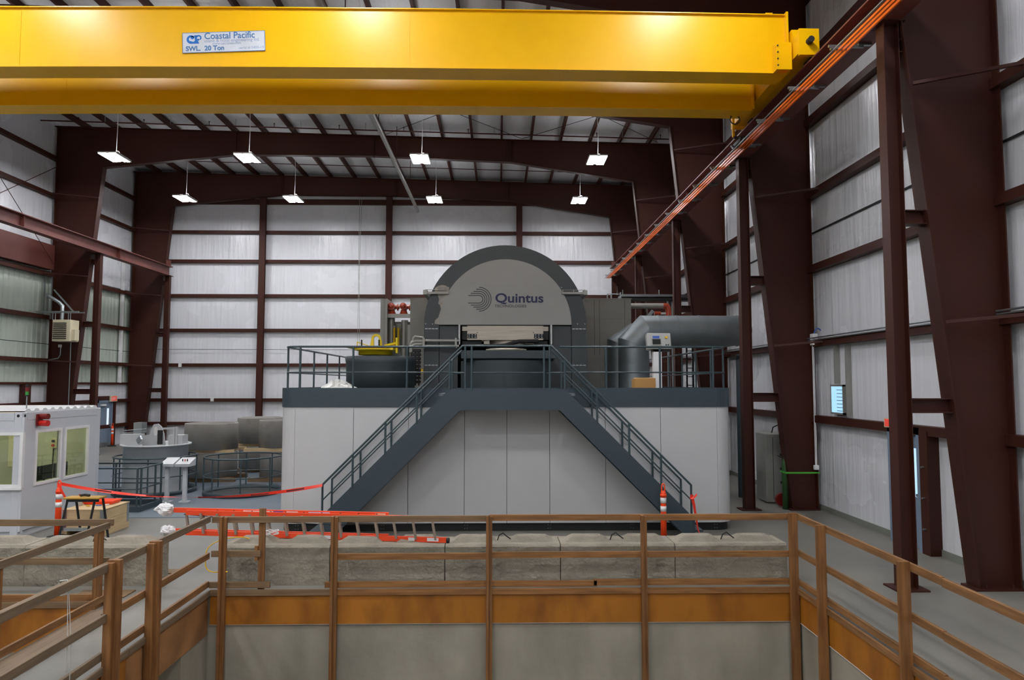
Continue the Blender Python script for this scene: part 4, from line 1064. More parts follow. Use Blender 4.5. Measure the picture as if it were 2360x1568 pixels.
def loop(x0, x1, x2, x3, zb, zt_, w_, y0, y1, nm):
    n = 14; xm = (x0 + x3) / 2; R = (x2 - x1) / 2 + w_; zc2 = zt_ - R
    o = [(x0, zb)] + [(xm - R * math.cos(math.pi * i / n), zc2 + R * math.sin(math.pi * i / n)) for i in range(n + 1)] + [(x3, zb)]
    r = R - w_; i_ = [(x1, zb)] + [(xm - r * math.cos(math.pi * i / n), zc2 + r * math.sin(math.pi * i / n)) for i in range(n + 1)] + [(x2, zb)]
    return MB().ring(o, i_, y0, y1, 'y', closed=False)
loop(xx(853), xx(862), xx(874), xx(881), z(799), z(770), .055, yd - .03, yd + .03, 'e').build('lifting_eye', LIDY, t)
MB().bar((xx(888), yd, z(797)), (xx(918), yd - .2, z(792)), .08, .05).build('arm', LIDY, t)
MB().tube([(xx(917), yd - .2, z(815)), (xx(917), yd - .2, z(780))], .03, 10).build('guide_pin', LIDY, t)
MB().tube([(xx(823), yd, z(798)), (xx(823), yd, z(789)), (xx(852), yd - .1, z(798))], .012, 6).build('latch_rod', LIDY, t)
for px in (835, 875): MB().tube([(xx(px), yd - .1, z(799)), (xx(px), yd - .1, z(784))], .02, 8).build('black_pin', RUBBER, t)
t = thing('plastic_sheet', 'crumpled clear plastic sheeting heaped at the foot of the drum', 'plastic sheet', (xd - .8, 15.6, ZD))
rnd = random.Random(4); m = MB(); nx, ny = 30, 12; vs = []
xa, xb = at(735, 890, Y=15.6).x, at(865, 890, Y=15.6).x
for j in range(ny + 1):
    for i in range(nx + 1):
        u, v = i / nx, j / ny; h = .19 * math.exp(-((u - .33) / .26) ** 2) * math.sin(math.pi * v) ** .6 + .06 * math.sin(math.pi * u) * math.sin(math.pi * v)
        vs.append((xa + (xb - xa) * u + rnd.uniform(-.02, .02), 15.15 + .75 * v, ZD + .02 + h * (1 + rnd.uniform(-.18, .18))))
m.add(vs, [(j * (nx + 1) + i, j * (nx + 1) + i + 1, (j + 1) * (nx + 1) + i + 1, (j + 1) * (nx + 1) + i) for j in range(ny) for i in range(nx)]); m.build('sheet', SHEET, t)

# ducts
t = thing('exhaust_duct', 'large galvanised exhaust duct bending down onto the platform behind the control panel', 'duct', (3.7, 19.5, ZD))
def dpt(px, py, y): return at(px, py, Y=y)
y = 19.6; a, b, c_, d_ = dpt(1760, 763, y), dpt(1490, 763, y), dpt(1460, 790, y), dpt(1460, 900, y)
R = .43
xe = 6.6; m = MB(); m.tube([(xe, y + 2.2, a.z), (xe, y + .7, a.z), (xe, y, a.z)][1:] + [(b.x, y, a.z), (c_.x, y, c_.z - .05), (c_.x, y, ZD)], R, 36, sharp=True); m.build('tube', GALVD, t)
for px in (1514, 1556, 1608, 1697): X = dpt(px, 763, y).x; MB().tube([(X, y, a.z), (X + .03, y, a.z)], R + .012, 36).build('joint_band', GALVD, t)
MB().tube([(c_.x, y, 3.62), (c_.x, y, 3.64)], R + .01, 36).build('joint_band', GALVD, t)
t = thing('exhaust_duct', 'second galvanised duct bending behind the larger duct, nearer the pump house', 'duct', (3.4, 20.35, ZD))
y = 20.1
MB().tube([(dpt(1530, 775, y).x, y + .25, dpt(1500, 772, y).z), (dpt(1462, 770, y).x, y, dpt(1500, 776, y).z), (dpt(1430, 800, y).x, y, dpt(1430, 798, y).z), (dpt(1430, 800, y).x, y, ZD)], .38, 32, sharp=True).build('tube', GALVD, t)
# service gantry and grey pipe with red elbow
t = thing('grey_pipe_run', 'horizontal grey pipe ending in a red oxide elbow above the big duct', 'pipe', (4.6, 21.6, 5))
y = 21.8; MB().tube([dpt(1425, 705.5, y), dpt(1529, 705.5, y)], .085, 16).build('pipe', GREYPIPE, t)
MB().tube([dpt(1528, 705.5, y), dpt(1536, 706, y), dpt(1540, 712, y), dpt(1541, 728, y)], .095, 16).build('elbow', REDF, t)
MB().tube([dpt(1508, 723, y), dpt(1522, 723, y)], .07, 14).build('flange', REDF, t); MB().tube([dpt(1522, 723, y), dpt(1536, 723, y)], .035, 12).build('stub', WHITE, t)
MB().bar(dpt(1505, 716, y), (dpt(1494, 730, y)), .03, .1).build('strut', GALV, t)
t = thing('service_gantry', 'galvanised service gantry with thin rails between the pump house and the side wall', 'gantry', (4.5, 24.5, 5))
y = 24.6; a = dpt(1433, 683, y); b = dpt(1605, 683, y)
MB().box(a.x, b.x, y, y + .8, dpt(1500, 684, y).z, dpt(1500, 678.5, y).z).build('walkway', GALV, t)
MB().box(a.x, b.x, y + .02, y + .6, dpt(1500, 691, y).z, dpt(1500, 687, y).z).build('beam', RUBBER, t)
for px in (1442, 1546, 1556, 1602): X = dpt(px, 700, y).x; MB().tube([(X, y + .4, 0.), (X, y + .4, dpt(px, 686, y).z)], .05, 8).build('leg', GALV, t)
for px in (1436, 1520, 1600): X = dpt(px, 700, y).x; MB().tube([(X, y + .05, dpt(px, 680, y).z), (X, y + .05, dpt(px, 668, y).z)], .015, 6).build('rail_post', GALV, t)
t = thing('cage_ladder', 'black steel ladder standing behind the platform below the large duct', 'ladder', (6.1, 24, 0))
y = 24.3
for px in (1583, 1597): X = dpt(px, 850, y).x; MB().bar((X, y, 0), (X, y, 4.4), .05, .05).build('stile', BLACK, t)
for k in range(14): MB().tube([(dpt(1583, 850, y).x, y, .3 + k * .3), (dpt(1597, 850, y).x, y, .3 + k * .3)], .015, 6).build('rung', BLACK, t)
# control panel, cardboard box
yc = 15.35; p0 = at(1491, 806, Y=yc); p1 = at(1546, 769, Y=yc)
t = thing('control_panel', 'grey control panel with a small screen on a pedestal at the platform rail', 'control panel', ((p0.x + p1.x) / 2, yc, ZD))
m = MB(); m.M = Matrix.Translation((0, yc, p0.z)) @ Matrix.Rotation(math.radians(-14), 4, 'X') @ Matrix.Translation((0, -yc, -p0.z))
w5 = p1.x - p0.x; h5 = (p1.z - p0.z) * 1.03
m.bbox(p0.x, p1.x, yc - .06, yc + .1, p0.z, p0.z + h5, .015); bd = m.build('housing', M('panel_box_grey', '#a9aaa6', .4), t)
def onp(x0, x1, z0, z1, nm, mm, d=.01):
    m2 = MB(); m2.M = m.M; m2.box(p0.x + x0 * w5, p0.x + x1 * w5, yc - .06 - d, yc - .06, p0.z + z0 * h5, p0.z + z1 * h5); return m2.build(nm, mm, t)
onp(.18, .6, .2, .66, 'bezel', GREYPIPE); onp(.22, .56, .26, .6, 'screen', M('screen_dark', '#2a2f2e', .1), .014); onp(.24, .52, .64, .8, 'blue_label', BLUEP, .016)
m2 = MB(); m2.M = m.M; m2.tube([(p0.x + .8 * w5, yc - .06, p0.z + .7 * h5), (p0.x + .8 * w5, yc - .1, p0.z + .7 * h5)], .028, 14); m2.build('selector_knob', YELP, t)
for u in (.78, .87): m2 = MB(); m2.M = m.M; m2.tube([(p0.x + u * w5, yc - .06, p0.z + .24 * h5), (p0.x + u * w5, yc - .08, p0.z + .24 * h5)], .014, 10); m2.build('button', BLACK, t)
X = p0.x + .45 * w5; MB().box(X - .1, X + .08, yc - .02, yc + .12, ZD, p0.z - .0).build('pedestal', WHITE, t); MB().box(p0.x + .1, p1.x - .02, yc - .02, yc + .05, p0.z - .05, p0.z + .02).build('neck', RUBBER, t)
p0 = at(1463, 893, Y=15.3); p1 = at(1511, 872, Y=15.3)
m = MB(); m.bbox(p0.x, p1.x, 15.3, 15.65, ZD, p1.z - .01, .006)
t = thing('cardboard_box', 'closed brown cardboard box on the platform at the foot of the control panel', 'box', ((p0.x + p1.x) / 2, 15.4, ZD)); m.build('carton', CARD, t)
m = MB(); m.add([(p0.x, 15.3, p1.z - .01), (p1.x, 15.3, p1.z - .01), (p1.x, 15.47, p1.z + .01), (p0.x, 15.47, p1.z + .01)], [(0, 1, 2, 3)]); m.prism([(p0.x, p1.z - .01), (p1.x, p1.z - .01), (p1.x, p1.z)], 15.3, 15.32, 'y'); m.build('flap', CARD, t)

# ------------------------------------------------------------------ office cabin
t = thing('office_cabin', 'light grey container office cabin with windows at the picture edge', 'cabin', (-11, 15.5, 0))
X1 = -9.5; Y0, Y1 = 14.15, 16.9; X0 = -15.2; ZC = 2.48
def wallwin(m, u0, u1, z0, z1, wins, put):
    us = sorted({u0, u1} | {w[0] for w in wins} | {w[1] for w in wins}); zs = sorted({z0, z1} | {w[2] for w in wins} | {w[3] for w in wins})
    for a, b in zip(us, us[1:]):
        for c, d in zip(zs, zs[1:]):
            if any(w[0] <= (a + b) / 2 <= w[1] and w[2] <= (c + d) / 2 <= w[3] for w in wins): continue
            put(a, b, c, d)
# windows measured: right face
def yon(px): return X1 * F / (px - 1150) / 1.0
ry0, ry1, ry2, ry3 = yon(103), yon(161), yon(168), yon(222)
wz0, wz1 = at(103, 1115, X=X1).z, at(103, 990, X=X1).z
wr_ = [(ry0, ry1, wz0, wz1), (ry2, ry3, wz0, wz1)]
fx1 = at(50, 1100, Y=Y0).x; wf = [(fx1 - 1.6, fx1, at(20, 1125, Y=Y0).z, at(20, 997, Y=Y0).z)]
m = MB(); wallwin(m, Y0 + .161, Y1 - .161, .13, ZC - .1, wr_, lambda a, b, c, d: m.box(X1 - .07, X1 - .01, a, b, c, d)); m.build('side_wall', CONTW, t)
m = MB(); wallwin(m, X0 + .161, X1 - .161, .13, ZC - .1, wf, lambda a, b, c, d: m.box(a, b, Y0 + .01, Y0 + .07, c, d)); m.build('front_wall', CONTW, t)
INN = M('cabin_inner', '#c4c2b4', .6)
MB().box(X0, X1 - .1, Y1 - .08, Y1 - .03, .1, ZC - .1).build('back_wall', INN, t)
MB().box(X0, X0 + .06, Y0 + .05, Y1 - .05, .1, ZC - .1).build('end_wall', INN, t)
MB().box(X0, X1 - .05, Y0 + .05, Y1 - .05, .0, .12).build('floor_frame', CONTW, t)
for x_, y_ in ((X1, Y0), (X1, Y1), (X0, Y0), (X0, Y1)):
    sx = -1 if x_ == X1 else 1; sy = 1 if y_ == Y0 else -1
    a, b = sorted((x_, x_ + sx * .16)); c, d = sorted((y_, y_ + sy * .16)); MB().bbox(a, b, c, d, 0, ZC, .012).build('corner_post', CONTW, t)
m = MB(); m.box(X0 + .161, X1 - .161, Y0 + .002, Y0 + .12, ZC - .16, ZC - .01); m.build('top_beam', CONTW, t)
m = MB(); m.box(X1 - .12, X1 - .002, Y0 + .161, Y1 - .161, ZC - .16, ZC - .01); m.build('top_beam', CONTW, t)
# ribbed roof
m = MB(); yy = Y0 + .14; prof = []
while yy < Y1 - .2:
    prof += [(yy, ZC + .02), (yy + .05, ZC + .065), (yy + .13, ZC + .065), (yy + .18, ZC + .02)]; yy += .26
n = len(prof); m.add([(X0, a, b) for a, b in prof] + [(X1 - .04, a, b) for a, b in prof] + [(X1 - .04, a, ZC - .02) for a, b in prof],
                     [(i, i + 1, n + i + 1, n + i) for i in range(n - 1)] + [(n + i, n + i + 1, 2 * n + i + 1, 2 * n + i) for i in range(n - 1)]); m.build('roof', M('cabin_roof', '#dadada', .4), t)
MB().box(X0, X1 - .06, Y0 + .02, Y1 - .02, ZC - .06, ZC - .0).build('ceiling_panel', CREAM, t)
for w_ in wr_:
    m = MB(); a, b, c, d = w_; f_ = .055
    for q4 in ((a, b, c, c + f_), (a, b, d - f_, d), (a, a + f_, c + f_, d - f_), (b - f_, b, c + f_, d - f_)): m.box(X1 - .06, X1 + .012, q4[0], q4[1], q4[2], q4[3])
    o = m.build('window_frame', WHITE, t); MB().box(X1 - .04, X1 - .034, a, b, c, d).build('pane', GLASS, o)
for w_ in wf:
    m = MB(); a, b, c, d = w_; f_ = .06
    for q4 in ((a, b, c, c + f_), (a, b, d - f_, d), (a, a + f_, c + f_, d - f_), (b - f_, b, c + f_, d - f_)): m.box(q4[0], q4[1], Y0 - .012, Y0 + .06, q4[2], q4[3])
    m.box(a - .02, b + .02, Y0 - .05, Y0 - .013, c - .04, c - .001)
    o = m.build('window_frame', WHITE, t); MB().box(a, b, Y0 + .034, Y0 + .04, c, d).build('pane', GLASS, o)
MB().box(X1 - .13, X1 - .08, Y0 + .02, Y0 + .14, .3, .31).build('socket', CONTW, t)
for (a, b, c) in ((X1 - .08, Y0 - .002, 0), (X1 + .002, Y0 + .08, 1)):
    if c == 0: MB().tube([(a, b, ZC - .07), (a, b + .01, ZC - .07)], .03, 12).build('casting_hole', DARKGAP, t)
    else: MB().tube([(a, b, ZC - .07), (a - .01, b, ZC - .07)], .03, 12).build('casting_hole', DARKGAP, t)
# inside the cabin
MB().box(-13.2, -11.9, 15.2, 15.5, ZC - .13, ZC - .09).build('lamp', CABL, t); MB().box(-11.2, -10.0, 15.5, 15.8, ZC - .13, ZC - .09).build('lamp', CABL, t)
c0 = at(40, 1050, Y=16.7); cb_ = thing('wall_cabinet', 'cream electrical cabinet seen through the front cabin window', 'cabinet', (c0.x, 16.7, 1.0))
MB().bbox(at(21, 1050, Y=16.6).x, at(47, 1050, Y=16.6).x, 16.55, 16.9, at(30, 1076, Y=16.6).z, at(30, 1001, Y=16.6).z, .01).build('case', CREAM, cb_)
MB().box(at(43, 1050, Y=16.6).x, at(45, 1050, Y=16.6).x, 16.53, 16.55, 1.6, 1.7).build('lock', RUBBER, cb_)
j0 = at(114, 1023, Y=16.6); jb = thing('junction_box', 'cream switch box with red and black knobs seen through the side cabin window', 'switch box', (j0.x, 16.6, j0.z - .15))
MB().bbox(j0.x - .07, j0.x + .07, 16.75, 16.9, j0.z - .12, j0.z + .12, .008).build('case', CREAM, jb)
for dz, mm in ((.05, BLACK), (-.05, RED)): MB().tube([(j0.x, 16.75, j0.z + dz), (j0.x, 16.71, j0.z + dz)], .03, 12).build('knob', mm, jb)
MB().tube([(j0.x - .03, 16.8, j0.z - .12), (j0.x - .03, 16.78, .9), (j0.x - .05, 16.78, .5)], .012, 6).build('cable', RUBBER, jb)
dk = thing('desk', 'desk inside the cabin below the side windows', 'desk', (-10.1, 15.6, .12)); MB().box(-10.35, -9.62, Y0 + .25, Y1 - .3, .82, .86).build('top', CREAM, dk)
for x_, y_ in ((-10.3, 14.7), (-10.3, 16.6), (-9.67, 14.7), (-9.67, 16.6)): MB().box(x_ - .02, x_ + .02, y_ - .02, y_ + .02, .12, .82).build('leg', RUBBER, dk)
for yy, lab in ((15.7, 'black computer monitor in the cabin behind the nearer side window'), (16.25, 'black computer monitor in the cabin behind the farther side window')):
    mo = thing('monitor', lab, 'monitor', (-10.0, yy, .86)); MB().bbox(-10.02, -9.98, yy - .24, yy + .24, .95, 1.26, .005).build('screen', BLACK, mo); MB().box(-10.08, -9.92, yy - .08, yy + .08, .86, .88).build('foot', BLACK, mo); MB().box(-10.02, -10.0, yy - .02, yy + .02, .88, .96).build('stand', BLACK, mo)
blob('cloth', (-9.85, 15.1, .93), .09, 'white cloth lying on the desk inside the cabin', 'cloth', WHITE, 8, (1.2, 1.2, .7))
blob('blue_bag', (at(37, 1115, Y=15.6).x, 15.6, .62), .14, 'blue object low behind the front cabin window', 'bag', BLUEP, 9)
# beacon and horn lights
a = at(98, 968, X=X1 + .07); t = thing('alarm_lamp', 'red double alarm lamp on the upper corner of the cabin', 'alarm lamp', (X1 + .1, a.y, a.z))
MB().box(X1 + .0, X1 + .03, a.y - .1, a.y + .08, a.z - .12, a.z + .12).build('bracket', DRED, t)
MB().tube([(X1 + .03, a.y, a.z + .07), (X1 + .2, a.y - .02, a.z + .07)], .06, 16).build('dark_lamp', DRED, t); MB().tube([(X1 + .03, a.y, a.z - .07), (X1 + .2, a.y - .02, a.z - .07)], .062, 16).build('red_lamp', RED, t)
b = at(61, 940, Y=14.6); t = thing('signal_tower', 'slim signal tower light with green and red segments on the cabin roof', 'signal light', (b.x, 14.6, ZC))
MB().tube([(b.x, 14.6, ZC + .02), (b.x, 14.6, at(61, 914, Y=14.6).z)], .012, 8).build('pole', GALV, t)
zz = at(61, 914, Y=14.6).z
for k, (mm, h) in enumerate(((BLACK, .03), (GREEN, .07), (DRED, .09), (BLACK, .06))): MB().cyl(b.x, 14.6, zz, zz + h, .032, 16).build('segment', mm, t); zz += h
# ------------------------------------------------------------------ crate, tray, bottle, work stand
X0c, X1c, Y0c, Y1c = -8.75, -7.93, 14.35, 15.3
t = thing('pine_crate', 'pale pine crate with steel corner strips on a pallet beside the cabin', 'crate', (-8.35, 14.8, 0))
for k in range(3): x_ = X0c + k * .37; MB().box(x_, x_ + .09, Y0c, Y1c, 0, .1).build('pallet_block', CRATE, t)
MB().box(X0c, X1c, Y0c, Y1c, .1, .12).build('pallet_deck', CRATE, t)
for z0, z1 in ((.12, .315), (.32, .515)): MB().box(X0c, X1c, Y0c, Y1c, z0, z1).build('plank_wall', CRATE, t)
MB().box(X0c - .01, X1c + .01, Y0c - .01, Y1c + .01, .515, .53).build('lid', CRATE, t)
for x_, y_, s in ((X1c, Y0c, 1), (X0c, Y0c, -1), (X1c, Y1c, 1)):
    m = MB(); m.box(x_ - (.08 if s > 0 else 0), x_ + (.0 if s > 0 else .08), y_ - .004, y_ + .001, .12, .515) if y_ == Y0c else None; m.box(x_ - .001, x_ + .004, y_ if y_ == Y0c else y_ - .08, y_ + .08 if y_ == Y0c else y_, .12, .515) if s > 0 else None
    m.build('corner_strip', GALV, t)
t = thing('tool_tray', 'shallow bright orange tray lying on the pine crate', 'tray', (-8.4, 15.0, .53))
m = MB(); x0, x1, y0, y1 = -8.66, -8.1, 14.92, 15.24
m.add([(x0, y0, .535), (x1, y0, .535), (x1, y1, .535), (x0, y1, .535), (x0 - .04, y0 - .04, .6), (x1 + .04, y0 - .04, .6), (x1 + .04, y1 + .04, .6), (x0 - .04, y1 + .04, .6)], [(0, 1, 2, 3), (0, 1, 5, 4), (1, 2, 6, 5), (2, 3, 7, 6), (3, 0, 4, 7)])
m.build('pan', ORANGE, t)
a = Vector((-8.68, 14.8, .53)); t = thing('spray_bottle', 'clear spray bottle with a red trigger on the crate', 'bottle', (a.x, a.y, .53))
MB().lathe(a.x, a.y, [(0, .532), (.045, .532), (.045, .66), (.018, .71), (.018, .73)], 16).build('body', SHEET, t); m = MB(); m.box(a.x - .02, a.x + .05, a.y - .012, a.y + .012, .73, .765); m.build('trigger', RED, t)
t = thing('folding_work_stand', 'folding work stand with a plywood top in front of the crate', 'work stand', (-8.7, 13.9, 0))
a = at(197, 1146, Z=.86); sx, sy = a.x, a.y
MB().bbox(sx - .36, sx + .34, sy - .13, sy + .14, .835, .865, .004).build('top', M('stand_top', '#b08a35', .6), t)
for s in (-1, 1):
    x_ = sx + s * .26; m = MB()
    MB().bar((x_ - .03, sy - .08, .83), (x_ - .12, sy - .2, 0), .035, .03).build('leg', RUBBER, t); MB().bar((x_ + .03, sy + .08, .83), (x_ + .1, sy + .2, 0), .035, .03).build('leg', RUBBER, t)
MB().box(sx - .3, sx + .3, sy - .1, sy - .06, .78, .83).build('apron', RUBBER, t); MB().box(sx - .3, sx + .3, sy - .16, sy - .13, .24, .30).build('brace', GALV, t)
m = MB(); m.tube([(sx - .1, sy, .89), (sx - .02, sy + .02, .90), (sx + .08, sy, .89)], .025, 6); m.build('gloves', RUBBER, None, 'pair of black gloves lying on the folding work stand', 'gloves')
for i in range(4):
    a = Vector((-8.45 + i * .1, 14.72 + (i % 2) * .07, .54)); MB().tube([(a.x - .05, a.y, .545), (a.x + .05, a.y + .04 * (i - 1.5), .545)], .012, 6).build('small_tool', (YELP, GALV, BLUEP, WHITE)[i], label=('yellow', 'bare steel', 'blue', 'white')[i] + ' small hand tool on the crate lid below the tray', cat='tool')

# ------------------------------------------------------------------ floor opening guards
def railtube(t, pts, r=.021, nm='rail'): MB().tube(pts, r, 8).build(nm, TEALR, t)
def round_guard(x, y, r, lab, gap=None, posts=8):
    t = thing('round_guard_rail', lab, 'railing', (x, y, 0))
    for z, nm, rr in ((1.03, 'top_rail', .022), (.52, 'mid_rail', .015)):
        pts = [(x + r * math.cos(a), y + r * math.sin(a), z) for a in [2 * math.pi * i / 48 for i in range(49)]]
        MB().tube(pts, rr, 8, caps=False).build(nm, TEALR, t)
    for k in range(posts): a = 2 * math.pi * (k + .35) / posts; MB().tube([(x + r * math.cos(a), y + r * math.sin(a), .02), (x + r * math.cos(a), y + r * math.sin(a), 1.03)], .02, 8).build('post', TEALR, t)
    MB().lathe(x, y, [(r - .04, .012), (r + .02, .012), (r + .02, .13), (r - .0, .13), (r - .04, .03)], 48).build('kerb', TEAL, t)
    MB().cyl(x, y, .013, .02, r - .05, 40).build('dark_opening', BLACK, t)
    return t
g2 = at(560, 1137, Z=0); round_guard(g2.x, g2.y, 1.03, 'round dark slate guard rail around an empty floor opening beside the enclosure')
g1 = at(357, 1135, Z=0); round_guard(g1.x, g1.y, 1.06, 'round dark slate guard rail around the grey vessel')
t = thing('grey_vessel', 'light grey open vessel with lifting lugs standing inside the round guard rail', 'vessel', (g1.x, g1.y, 0))
x, y = g1.x, g1.y; r = .83; zt_ = at(357, 1028, Y=y - .8).z
MB().lathe(x, y, [(r, .021), (r, zt_ - .04), (r + .08, zt_ - .04), (r + .08, zt_), (r - .03, zt_), (r - .03, .3), (0, .3)], 48).build('shell', DRUM, t)
MB().lathe(x, y, [(0, zt_ - .2), (r - .06, zt_ - .2)], 40).build('inner_floor', GREYPIPE, t)
u = lambda px: at(px, 1000, Y=y).x; v = lambda py: at(350, py, Y=y).z
m = MB(); m.prism([(u(352), v(1028)), (u(382), v(1028)), (u(378), v(1000)), (u(372), v(984)), (u(364), v(977)), (u(355), v(978)), (u(349), v(990)), (u(346), v(1002)), (u(330), v(1004)), (u(330), v(1028))], y - .03, y + .03, 'y'); fin = m.build('lifting_fin', DRUM, t)
e = [(u(360) + .055 * math.cos(a), v(995) + (.14 if math.sin(a) > 0 else .12) * math.sin(a)) for a in [i * math.pi / 10 for i in range(20)]]
MB().prism(e, y - .034, y + .034, 'y').build('eye_hole', WHITE, fin)
for a, b, c, d in ((288, 330, 1024, 1000), (398, 430, 1026, 1002)):
    m = MB(); m.box(u(a), u(b), y - .25, y + .1, v(c), v(d)); m.build('side_box', DRUM, t)
MB().tube([(u(383), y - .35, v(1022)), (u(383), y - .35, v(990))], .07, 14).build('black_cylinder', RUBBER, t)
for px in (410, 415): MB().box(u(px), u(px + 4), y - .3, y - .25, v(1024), v(983)).build('post', DRUM, t)
MB().box(u(385), u(416), y - .28, y - .22, v(989), v(985)).build('cross_arm', DRUM, t)
for py in (988, 993): MB().tube([(u(292), y - .2, v(py + 4)), (u(345), y - .2, v(py))], .014, 6).build('rod', GALV, t)
MB().box(u(303), u(322), y + .1, y + .4, v(1000), v(975)).build('hood', GALV, t); MB().bar((u(330), y - .3, v(1016)), (u(342), y - .4, v(1006)), .05, .12).build('lever', GALV, t)
# square guard
t = thing('square_guard_rail', 'square cornered dark slate guard rail round a floor opening in front of the grey vessel', 'railing', (-9, 17, 0))
c1 = at(320, 1182, Z=0); xg0 = -11.2; xg1 = c1.x; yg0 = c1.y; yg1 = 18.0
for z, r in ((1.04, .022), (.55, .015)):
    railtube(t, [(xg0, yg0, z), (xg1 - .1, yg0, z), (xg1 - .03, yg0 + .02, z), (xg1, yg0 + .1, z), (xg1, yg1, z), (xg0, yg1, z)], r, 'rail')
for a, b in ((xg1, yg0 + .06), (xg1 - .06, yg0), (xg1, yg1 - .03), (xg1 - 1.05, yg0), (xg1 - 1.15, yg1), (xg1, yg0 + .75)): MB().tube([(a, b, 0), (a, b, 1.04)], .026, 8).build('post', TEALR, t)
m = MB(); m.ring([(xg0, yg0 - .02), (xg1 + .02, yg0 - .02), (xg1 + .02, yg1 + .02), (xg0, yg1 + .02)], [(xg0 + .05, yg0 + .02), (xg1 - .02, yg0 + .02), (xg1 - .02, yg1 - .02), (xg0 + .05, yg1 - .02)], .012, .14); m.build('kerb', TEAL, t)
MB().box(xg0 + .06, xg1 - .03, yg0 + .03, yg1 - .03, .013, .02).build('dark_opening', BLACK, t)
# two operator pedestals
for px, hx0, hx1, hy0, hy1, lab in ((384, 374, 404, 1077, 1060, 'light grey operator pedestal standing by the square guard rail'), (425, 408, 441, 1078, 1062, 'light grey operator pedestal with papers on its sloping top')):
    b = at(px, 1157, Z=.012); t = thing('operator_pedestal', lab, 'pedestal', (b.x, b.y, .012))
    MB().box(b.x - .12, b.x + .12, b.y - .1, b.y + .1, .012, .03).build('foot', DRUM, t); MB().bbox(b.x - .05, b.x + .05, b.y - .04, b.y + .04, .03, 1.0, .006).build('column', DRUM, t)
    x0 = at(hx0, 1070, Y=b.y - .1).x; x1 = at(hx1, 1070, Y=b.y - .1).x
    m = MB(); m.prism([(b.y - .2, .93), (b.y + .16, .93), (b.y + .18, 1.13), (b.y - .22, 1.0)], x0, x1, 'x'); m.build('console', DRUM, t)
    if px > 400:
        for k in range(3): MB().tube([(x0 + .12 + k * .06, b.y - .05, 1.055), (x0 + .12 + k * .06, b.y - .05, 1.11)], .015, 8).build('button', RUBBER if k != 1 else REDF, t)


# ------------------------------------------------------------------ stacked sleeves
def sleeve(px0, px1, py_top, py_bot, Y, lab):
    a = at(px0, 1000, Y=Y); b = at(px1, 1000, Y=Y); r = (b.x - a.x) / 2; cx = (a.x + b.x) / 2
    z0 = at(px0, py_bot, Y=Y).z; z1 = at(px0, py_top, Y=Y).z; z0 = max(z0, .14)
    t = thing('concrete_sleeve', lab, 'concrete ring', (cx, Y, z0), 'stacked grey sleeves')
    MB().lathe(cx, Y, [(r - .1, z0), (r, z0), (r, z1 - .02), (r - .01, z1), (r - .1, z1), (r - .1, z0)], 48).build('ring', SLEEVE, t)
    return cx, r, z0, z1


def stack(px0, px1, Y, tops, labs):
    (t1, b1), (t2, b2) = tops
    c_, r, z0, z1 = sleeve(px0 + 4, px1, t2, b2, Y, labs[1])
    c2, r2, z2, z3 = sleeve(px0, px1, t1, b1, Y, labs[0])
    for k, yy in enumerate((Y - .55, Y + .5)):
        MB().box(c_ - .95 + .2 * k, c_ + .9, yy - .05, yy + .05, z1, z2).build('timber', CRATE, label=labs[2 + k], cat='timber')
        MB().box(c_ - .8, c_ + .95, yy - .06, yy + .06, 0.0, z0).build('timber', GREYWX, label=labs[4 + k], cat='timber')
stack(430, 546, 22.6, ((975, 1034), (1040, 1101)), ('upper grey concrete ring directly behind the grey vessel', 'lower grey concrete ring directly behind the grey vessel',
      'pale timber spacer at the front between the two rings behind the vessel', 'pale timber spacer at the back between the two rings behind the vessel', 'floor timber at the front under the rings behind the vessel', 'floor timber at the back under the rings behind the vessel'))
stack(550, 652, 25.0, ((962, 1019), (1026, 1085)), ('tallest upper grey concrete ring, standing farthest back', 'lower grey concrete ring, standing farthest back',
      'pale timber spacer at the front between the farthest rings', 'pale timber spacer at the back between the farthest rings', 'floor timber at the front under the farthest rings', 'floor timber at the back under the farthest rings'))
stack(599, 690, 22.6, ((968, 1030), (1038, 1100)), ('upper grey concrete ring half hidden behind the enclosure', 'lower grey concrete ring half hidden behind the enclosure',
      'pale timber spacer at the front between the rings half hidden by the enclosure', 'pale timber spacer at the back between the rings half hidden by the enclosure', 'floor timber at the front under the rings half hidden by the enclosure', 'floor timber at the back under the rings half hidden by the enclosure'))

# ------------------------------------------------------------------ unit heater on the left frame
a = at(119, 787, Y=29.2); b = at(163, 737, Y=29.2)
t = thing('unit_heater', 'beige louvred unit heater hung in front of the steel frame column', 'heater', ((a.x + b.x) / 2, 29.2, a.z))
xm = at(153, 760, Y=29.2).x
MB().bbox(a.x, b.x, 29.2, 29.8, a.z, b.z, .015).build('case', CREAM, t)
for k in range(9): z = a.z + .1 + k * (b.z - a.z - .18) / 9; MB().box(a.x + .05, xm, 29.17, 29.2, z, z + .035).build('louvre', RUBBER, t)
MB().box(b.x - .02, b.x + .13, 29.3, 29.6, a.z + .05, a.z + .5).build('gas_box', CREAM, t)
fx = at(143, 730, Y=29.4).x
MB().tube([(fx, 29.4, b.z), (fx, 29.4, at(143, 706, Y=29.4).z), (at(136, 697, Y=29.4).x, 29.4, at(136, 697, Y=29.4).z), (at(108, 680, Y=28.6).x, 28.6, at(108, 680, Y=28.6).z)], .075, 14).build('flue', GALV, t)
hz_ = at(140, 720, Y=29.3).z
for px in (122, 128, 158, 163): X = at(px, 720, Y=29.3).x; MB().tube([(X, 29.3, b.z), (X, 29.3, hz_)], .014, 6).build('hanger_rod', GALV, t)
for yy in (29.3, 29.7): MB().bar((XL + .05, yy, hz_ + .02), (at(182, 720, Y=29.3).x, yy, hz_ + .02), .05, .05).build('support_channel', GALV, t)
